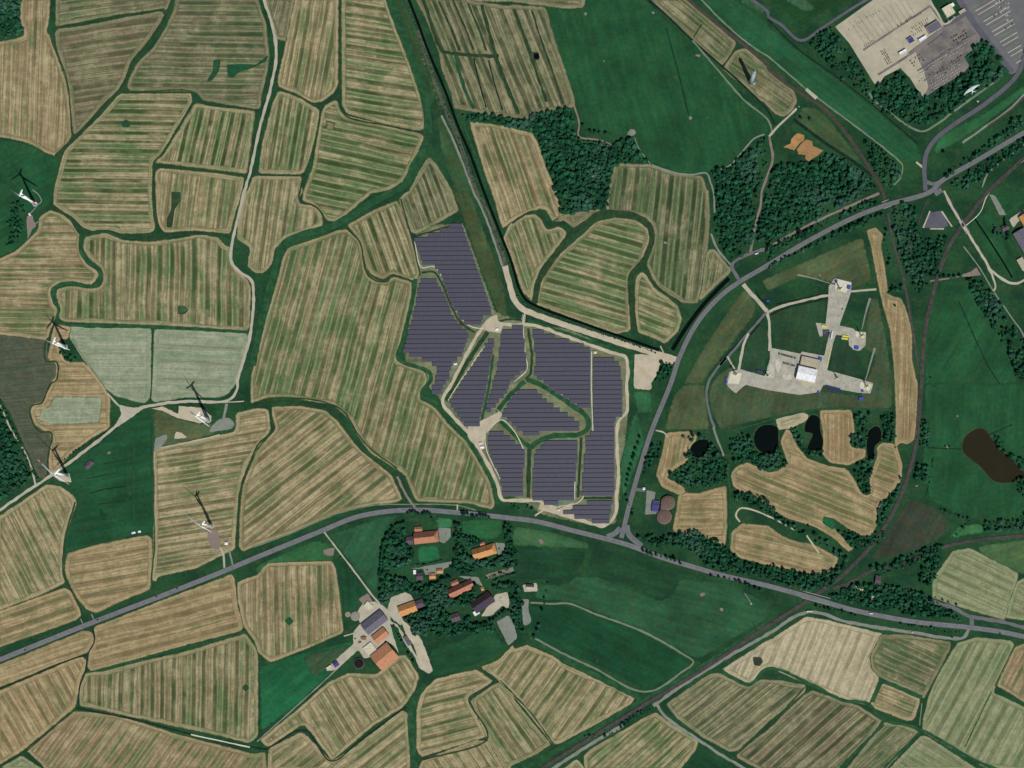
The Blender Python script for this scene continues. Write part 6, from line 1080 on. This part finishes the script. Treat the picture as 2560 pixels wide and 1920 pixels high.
# ---------------------------------------------------------------- vehicles
M_TYRE = plain('tyre_rubber', (24, 24, 26), .9, .1)
CP = {c: plain(c+'_car_paint', v, .35, .03, spec=.5) for c, v in (('white', (225, 225, 225)), ('silver', (170, 172, 176)), ('black', (22, 22, 26)), ('dark', (48, 48, 54)), ('blue', (40, 52, 110)), ('red', (120, 34, 32)))}
def car_proto(col):
    e = empty('parked_car', 'x', 'car'); m = MB()
    prof = [(-2.25, .5, .82), (-2.1, .95, .84), (-1.2, 1.0, .88), (1.0, .98, .88), (1.9, .82, .84), (2.2, .55, .78)]
    vs = []
    for x, h, w in prof: vs += [(x, -w, .3), (x, w, .3), (x, w*.97, h), (x, -w*.97, h)]
    m.add(vs, [(j*4+i, j*4+(i+1) % 4, j*4+4+(i+1) % 4, j*4+4+i) for j in range(5) for i in range(4)]+[(0, 1, 2, 3), (20, 21, 22, 23)])
    m.add([(-1.3, -.66, 1.46), (.35, -.66, 1.46), (.35, .66, 1.46), (-1.3, .66, 1.46), (-1.3, -.6, 1.5), (.35, -.6, 1.5), (.35, .6, 1.5), (-1.3, .6, 1.5)], [(0, 3, 2, 1), (4, 5, 6, 7), (0, 1, 5, 4), (1, 2, 6, 5), (2, 3, 7, 6), (3, 0, 4, 7)])
    m.build('body', CP[col], e)
    m = MB(); m.add([(-1.95, -.82, .98), (1.05, -.82, .98), (1.05, .82, .98), (-1.95, .82, .98), (-1.3, -.66, 1.455), (.35, -.66, 1.455), (.35, .66, 1.455), (-1.3, .66, 1.455)], [(0, 1, 5, 4), (1, 2, 6, 5), (2, 3, 7, 6), (3, 0, 4, 7), (4, 5, 6, 7)]); m.build('window_glass', M_GLASS, e)
    for sx in (-1.4, 1.4):
        for sy in (-.82, .82):
            m = MB(); vs = []
            for yy in (sy-.1, sy+.1):
                for k in range(10): a = 2*math.pi*k/10; vs.append((sx+.33*math.cos(a), yy, .33+.33*math.sin(a)))
            m.add(vs, [(i, (i+1) % 10, 10+(i+1) % 10, 10+i) for i in range(10)]+[tuple(range(10)), tuple(range(10, 20))]); m.build('wheel', M_TYRE, e)
    return e
CPRO = {}
def car(col, xy, ang, label, group, cat='car', s=1.15, z=.88):
    if col not in CPRO: o = CPRO[col] = car_proto(col)
    else: o = copy_tree(CPRO[col])
    o.location = (xy[0], xy[1], z); o.rotation_euler = (0, 0, R(ang)); o.scale = (s, s, s); tag(o, label, cat, group); return o
names = {'white': 'white', 'silver': 'silver', 'black': 'black', 'dark': 'dark grey', 'blue': 'dark blue', 'red': 'dark red'}
rc = random.Random(9)
pk = 'A: 1868,50 1882,44 1896,30 1912,22 1926,14 1942,10 1990,42 2004,36 2018,48 2030,40 1928,86 1944,92 1958,100 1978,104 1992,88 2008,94 2022,100 1915,152 1942,146 1868,184 2000,184 2016,178 2030,184 2012,238 2024,232 2076,280 2000,328'.split()
for i, q in enumerate(pk[1:]):
    col = rc.choice(['white', 'white', 'white', 'silver', 'black']) if i not in (17, 19, 25) else 'black'
    car(col, P1('A: '+q), 118+rc.uniform(-3, 3), f'{names[col]} car on the big striped car park, {ORD(i+1)} counting down from its top edge', 'cars on the big car park')
for i in range(14):
    x, y = P1('D: 815,1128'); f = i/13; col = ['black', 'silver', 'dark', 'black', 'dark', 'black', 'black', 'dark', 'dark', 'black', 'silver', 'dark', 'white', 'white'][i]; x1, y1 = P1('D: 1070,1200'); car(col, (x+(x1-x)*f, y+(y1-y)*f), 76, f'{names[col]} car, {ORD(i+1)} from the left in the upper row beside the beige hall', 'upper row of cars by the beige hall')
for i in range(9):
    x, y = P1('D: 875,1255'); x1, y1 = P1('D: 1045,1302'); f = i/8; col = ['black', 'dark', 'black', 'dark', 'silver', 'black', 'dark', 'black', 'white'][i]; car(col, (x+(x1-x)*f, y+(y1-y)*f), 76, f'{names[col]} car, {ORD(i+1)} from the left in the lower row beside the white hall', 'lower row of cars by the white hall')
x, y = P1('A: 1310,255'); x1, y1 = P1('A: 1420,190')
for i in range(9):
    f = i/8; col = ['dark', 'black', 'silver', 'dark', 'black', 'blue', 'dark', 'silver', 'black'][i]; car(col, (x+(x1-x)*f, y+(y1-y)*f), -59, f'{names[col]} car, {ORD(i+1)} from the left in the short row below the cream building', 'cars below the cream building')
for col, q, a, lab in [('black', '03: 218,640', 22, 'black car on the main road near the left edge'), ('black', '03: 845,378', 22, 'black car on the main road near the field crossing'), ('black', '03: 1352,177', 22, 'black car on the main road, second from the top of the left stretch'), ('dark', '03: 1532,106', 22, 'dark car on the main road, rightmost of the left stretch'),
   ('black', '33: 2003,498', -6, 'black car on the main road near the right edge'), ('dark', '33: 1590,531', -8, 'dark car on the slip road at the lay-by'), ('white', '33: 1245,487', -6, 'small white car on the slip road'), ('blue', 'D: 1690,512', 75, 'dark blue car beside the wide concrete strip')]:
    car(col, P1(q), a, lab, 'cars on the roads', z=1.02)
M_TRK = CP['white']
def truck(label, xy, ang, L=12, cat='truck', bodymat=None, z=.95):
    e = empty('lorry', label, cat, (xy[0], xy[1], z), R(ang)); MB().box(-1.4, 0, 1.1, L-3, 2.5, 2.7).build('cargo_box', bodymat or M_TRK, e); MB().box(L/2-1.2, 0, .6, 2.1, 2.4, 2.3).build('cab', M_TRK, e)
    MB().box(L/2-.16, 0, 1.7, .12, 2.1, .9).build('windscreen', M_GLASS, e); MB().box(-.5, 0, .6, L-1.5, 1.2, .45).build('chassis', M_LAT, e)
    for sx in (-L/2+1.6, -L/2+3., L/2-1.8):
        for sy in (-1.1, 1.1):
            m = MB(); vs = []
            for yy in (sy-.15, sy+.15):
                for k in range(12): a = 2*math.pi*k/12; vs.append((sx+.5*math.cos(a), yy, .5+.5*math.sin(a)))
            m.add(vs, [(i, (i+1) % 12, 12+(i+1) % 12, 12+i) for i in range(12)]+[tuple(range(12)), tuple(range(12, 24))]); m.build('wheel', M_TYRE, e)
truck('white lorry on the trail beside the curved road', P1('21: 2112,536'), 15, 9); truck('white lorry on the main road right of the railway bridge', P1('33: 888,326'), -9, 9)
truck('left white van parked at the bend of the lane by the railway', P1('33: 345,306'), 8, 7, 'van'); truck('right white van parked at the bend of the lane by the railway', P1('33: 370,306'), -4, 6, 'van')
truck('long white trailer truck on the site road between the pads', P1('D: 1540,878'), 80, 20); truck('white tank lorry on the wide concrete strip', P1('D: 1688,515'), 78, 8) if False else None

for col, q, a, lab in [('white', 'V: 700,1120', 50, 'white car in the farm yard right of the grey barn'), ('dark', 'V: 760,1180', -50, 'dark car on the sandy farm drive'), ('silver', 'V: 1250,300', 10, 'silver car on the paved court right of the terracotta farmhouse'),
   ('black', 'V: 1770,440', 60, 'black car beside the bright orange farmhouse'), ('white', 'V: 1790,930', 30, 'white car on the pale yard of the dark roofed farmhouse'), ('red', 'V: 1060,650', 0, 'red car on the court between the two cottages'), ('dark', 'V: 350,1330', 40, 'dark car in the yard left of the tan barn'), ('blue', 'V: 900,1110', 60, 'blue car below the orange barn')]:
    car(col, P1(q), a, lab, 'cars parked in the hamlet')
heap = plain('brown_manure', (120, 92, 64), .95, .3, .4)
for lab, q, r in [('brown manure heap left of the tan barn', 'V: 430,1320', 9), ('smaller brown heap below the manure heap', 'V: 395,1365', 5)]:
    x, y = P1(q); V, Fc = crown_arrays(int(r)+70, 3, 0, True); o = link('manure_heap', np_mesh('heap', V*np.array([r, r*.7, 2.4], np.float32)+np.array([0, 0, .6], np.float32), Fc), heap); o.location = (x, y, .6); tag(o, lab, 'heap')
# stock and sheds on the paved yard
rs = random.Random(21); M_STK = [plain('dark_stacked_steel', (66, 62, 60), .8, .15), plain('pale_stacked_pipe', (176, 172, 164), .6, .1), plain('rusty_stock', (112, 84, 72), .8, .15)]
def stock(label, xy, l, w, h, ang, k, group, z=.80):
    e = empty('stock_stack', label, 'stack', (xy[0], xy[1], z), R(ang), group); m = MB()
    n = max(1, int(w/.6))
    for i in range(n): m.box(0, -w/2+(i+.5)*w/n, .15, l, w/n*.8, h)
    m.build('stock', M_STK[k], e); m = MB(); m.box(-l*.3, 0, 0, .3, w, .15); m.box(l*.3, 0, 0, .3, w, .15); m.build('bearers', M_BARK, e)
NS = 0
ux, uy = math.cos(R(31)), math.sin(R(31)); vx, vy = -uy, ux
for (pos, nu, nv, du, dv, l, w, h, kk, lab) in [
  ('A: 1000,820', 14, 2, 9.5, 7, 6.5, 1.6, 1.2, 1, 'beside the yard rails'), ('A: 1110,960', 12, 4, 8.2, 7, 4., 2., 1.4, 1, 'at the yard bottom'), ('A: 1130,860', 11, 2, 9, 8, 5, 2.2, 1.8, 2, 'in mid yard'),
  ('A: 1380,440', 6, 3, 7, 9, 4, 3., 1.8, 0, 'at the yard top'), ('A: 760,300', 10, 1, 4.5, 8, 1.2, 7, 1.2, 0, 'above the dark lane'), ('A: 860,250', 9, 1, 5, 6, 1.2, 6, 1.2, 0, 'high above the dark lane'),
  ('A: 1000,930', 14, 3, 7.2, 5, 3., .7, 1.4, 1, 'at the pale lower rim'), ('A: 1180,640', 12, 3, 8, 6.5, 5., .9, 1.2, 1, 'left of the rail lines'), ('A: 900,700', 5, 3, 7, 8, 3, 3, 1.4, 0, 'by the yard corner'), ('A: 560,600', 3, 6, 5, 7, 1.6, 5, 1., 0, 'on the pale apron'), ('A: 190,340', 16, 1, 8, 6, 1, 5, .9, 0, 'near the upper rim'),
  ('A: 900,340', 10, 3, 5.5, 8, 1.2, 5.5, 1., 0, 'below the dark lane'), ('A: 380,530', 6, 1, 5, 6, 1.2, 6, 1.2, 0, 'at the lane end')]:
    x0, y0 = P1(pos)
    for i in range(nu):
        for j in range(nv):
            if rs.random() < .18: continue
            x = x0+ux*du*i-vx*dv*j+rs.uniform(-.8, .8); y = y0+uy*du*i-vy*dv*j+rs.uniform(-.8, .8)
            stock(f'low stock stack, {ORD(i+1)} from left in row {j+1} {lab}', (x, y), l*rs.uniform(.7, 1.1), w*rs.uniform(.8, 1.1), h*rs.uniform(.7, 1.2), 31, kk if rs.random() < .8 else rs.randrange(3), 'stacks of stock on the paved yard'); NS += 1
print('stock', NS)
# painted / tarred lanes of the yard and the car park bays
LN = [('yard_lane', M_YARD2, 5, 'A: 360,578 1130,70'), ('yard_lane', M_YARD2, 4, 'A: 1130,70 1290,290'), ('yard_lane', M_YARD2, 6, 'A: 530,862 850,660 1050,520'), ('yard_lane', M_SLATE, 3, 'A: 980,820 1640,385'), ('yard_lane', M_SLATE, 3, 'A: 1060,930 1560,600'), ('yard_lane', M_SLATE, 8, 'A: 1290,300 1420,240 1560,140'),
      ('yard_lane', M_TRACK, 5, 'A: 1130,20 1220,160 1290,280 1330,270 1420,190'), ('yard_lane', M_SLATE, 4, 'A: 1100,520 1280,380')]
for i in range(17):
    f = i/16; a = (1560+f*500, 90+f*640); L = 420*(1-f*.72); LN.append(('parking_strip', M_TRACK if i % 3 else M_THIN, 2.4, 'A: %.0f,%.0f %.0f,%.0f' % (a[0]+60, a[1]+0, a[0]+60+L*.86, a[1]-L*.5)))
for i in range(12):
    f = i/11; LN.append(('yard_joint', M_YARD2, .8, 'A: %.0f,%.0f %.0f,%.0f' % (190+f*650, 240-f*260, 400+f*560, 520-f*340)))
for i, (nm, mt, w, pts) in enumerate(LN): tag(strip(nm, P(pts), w, mt, .86+.002*i), kind='structure')
# road bridge over the railway and the small trail bridges
M_BRG = plain('bridge_concrete', (176, 176, 170), .8, .06)
def bridge(label, a, b, w, h=1.1):
    a, b = Vector(P1(a)), Vector(P1(b)); c = (a+b)/2; L = (b-a).length; an = math.atan2((b-a).y, (b-a).x); e = empty('bridge', label, 'bridge', (c.x, c.y, .95), an)
    for s in (-1, 1):
        m = MB(); m.box(0, s*w/2, 0, L, .8, h); m.build('parapet', M_BRG, e)
        m = MB(); m.box(0, s*w/2, h, L+.4, 1.1, .15); m.build('coping', M_BRG, e)
bridge('main road bridge over the railway with pale parapets', '33: 295,158', '33: 530,222', 17); bridge('bridge of the curved road over the brown trail', '31: 990,118', '31: 1050,95', 17); bridge('light track bridge over the far railway', '31: 1660,250', '31: 1730,360', 8); bridge('gate bridge on the canal at the top of the solar park', '21: 95,1110', '21: 105,1060', 7)

# ---------------------------------------------------------------- daylight and camera
W = bpy.data.worlds.new('World'); bpy.context.scene.world = W; W.use_nodes = True; nt = W.node_tree; nt.nodes.clear()
sk = nt.nodes.new('ShaderNodeTexSky'); sk.sky_type = 'NISHITA'; sk.sun_disc = False; sk.sun_elevation = ELEV; sk.sun_rotation = R(155); sk.air_density = 1.; sk.dust_density = .6
bg = nt.nodes.new('ShaderNodeBackground'); bg.inputs[1].default_value = .052; wo = nt.nodes.new('ShaderNodeOutputWorld'); nt.links.new(sk.outputs[0], bg.inputs[0]); nt.links.new(bg.outputs[0], wo.inputs[0])
sl = bpy.data.lights.new('sun', 'SUN'); sl.energy = 3.85; sl.angle = R(.5); sl.color = (1., .98, .93); so = bpy.data.objects.new('sun', sl); C.objects.link(so)
sv = Vector((SUNH.x*math.cos(ELEV), SUNH.y*math.cos(ELEV), math.sin(ELEV))); so.rotation_euler = sv.to_track_quat('Z', 'Y').to_euler(); so.location = (300, -600, 900)
cd = bpy.data.cameras.new('camera'); co = bpy.data.objects.new('camera', cd); C.objects.link(co)
HT = 3450; nx, ny = 1400-1280, 960-1500
co.location = (nx, ny, HT); co.rotation_euler = (0, 0, 0); cd.sensor_width = 36; cd.lens = 36*HT/2560; cd.shift_x = -nx/2560; cd.shift_y = -ny/2560; cd.clip_start = 10; cd.clip_end = 20000
scn = bpy.context.scene; scn.camera = co; scn.render.resolution_x = 1024; scn.render.resolution_y = 768
scn.view_settings.view_transform = 'Standard'; scn.view_settings.look = 'None'; scn.view_settings.exposure = 0; scn.view_settings.gamma = 1
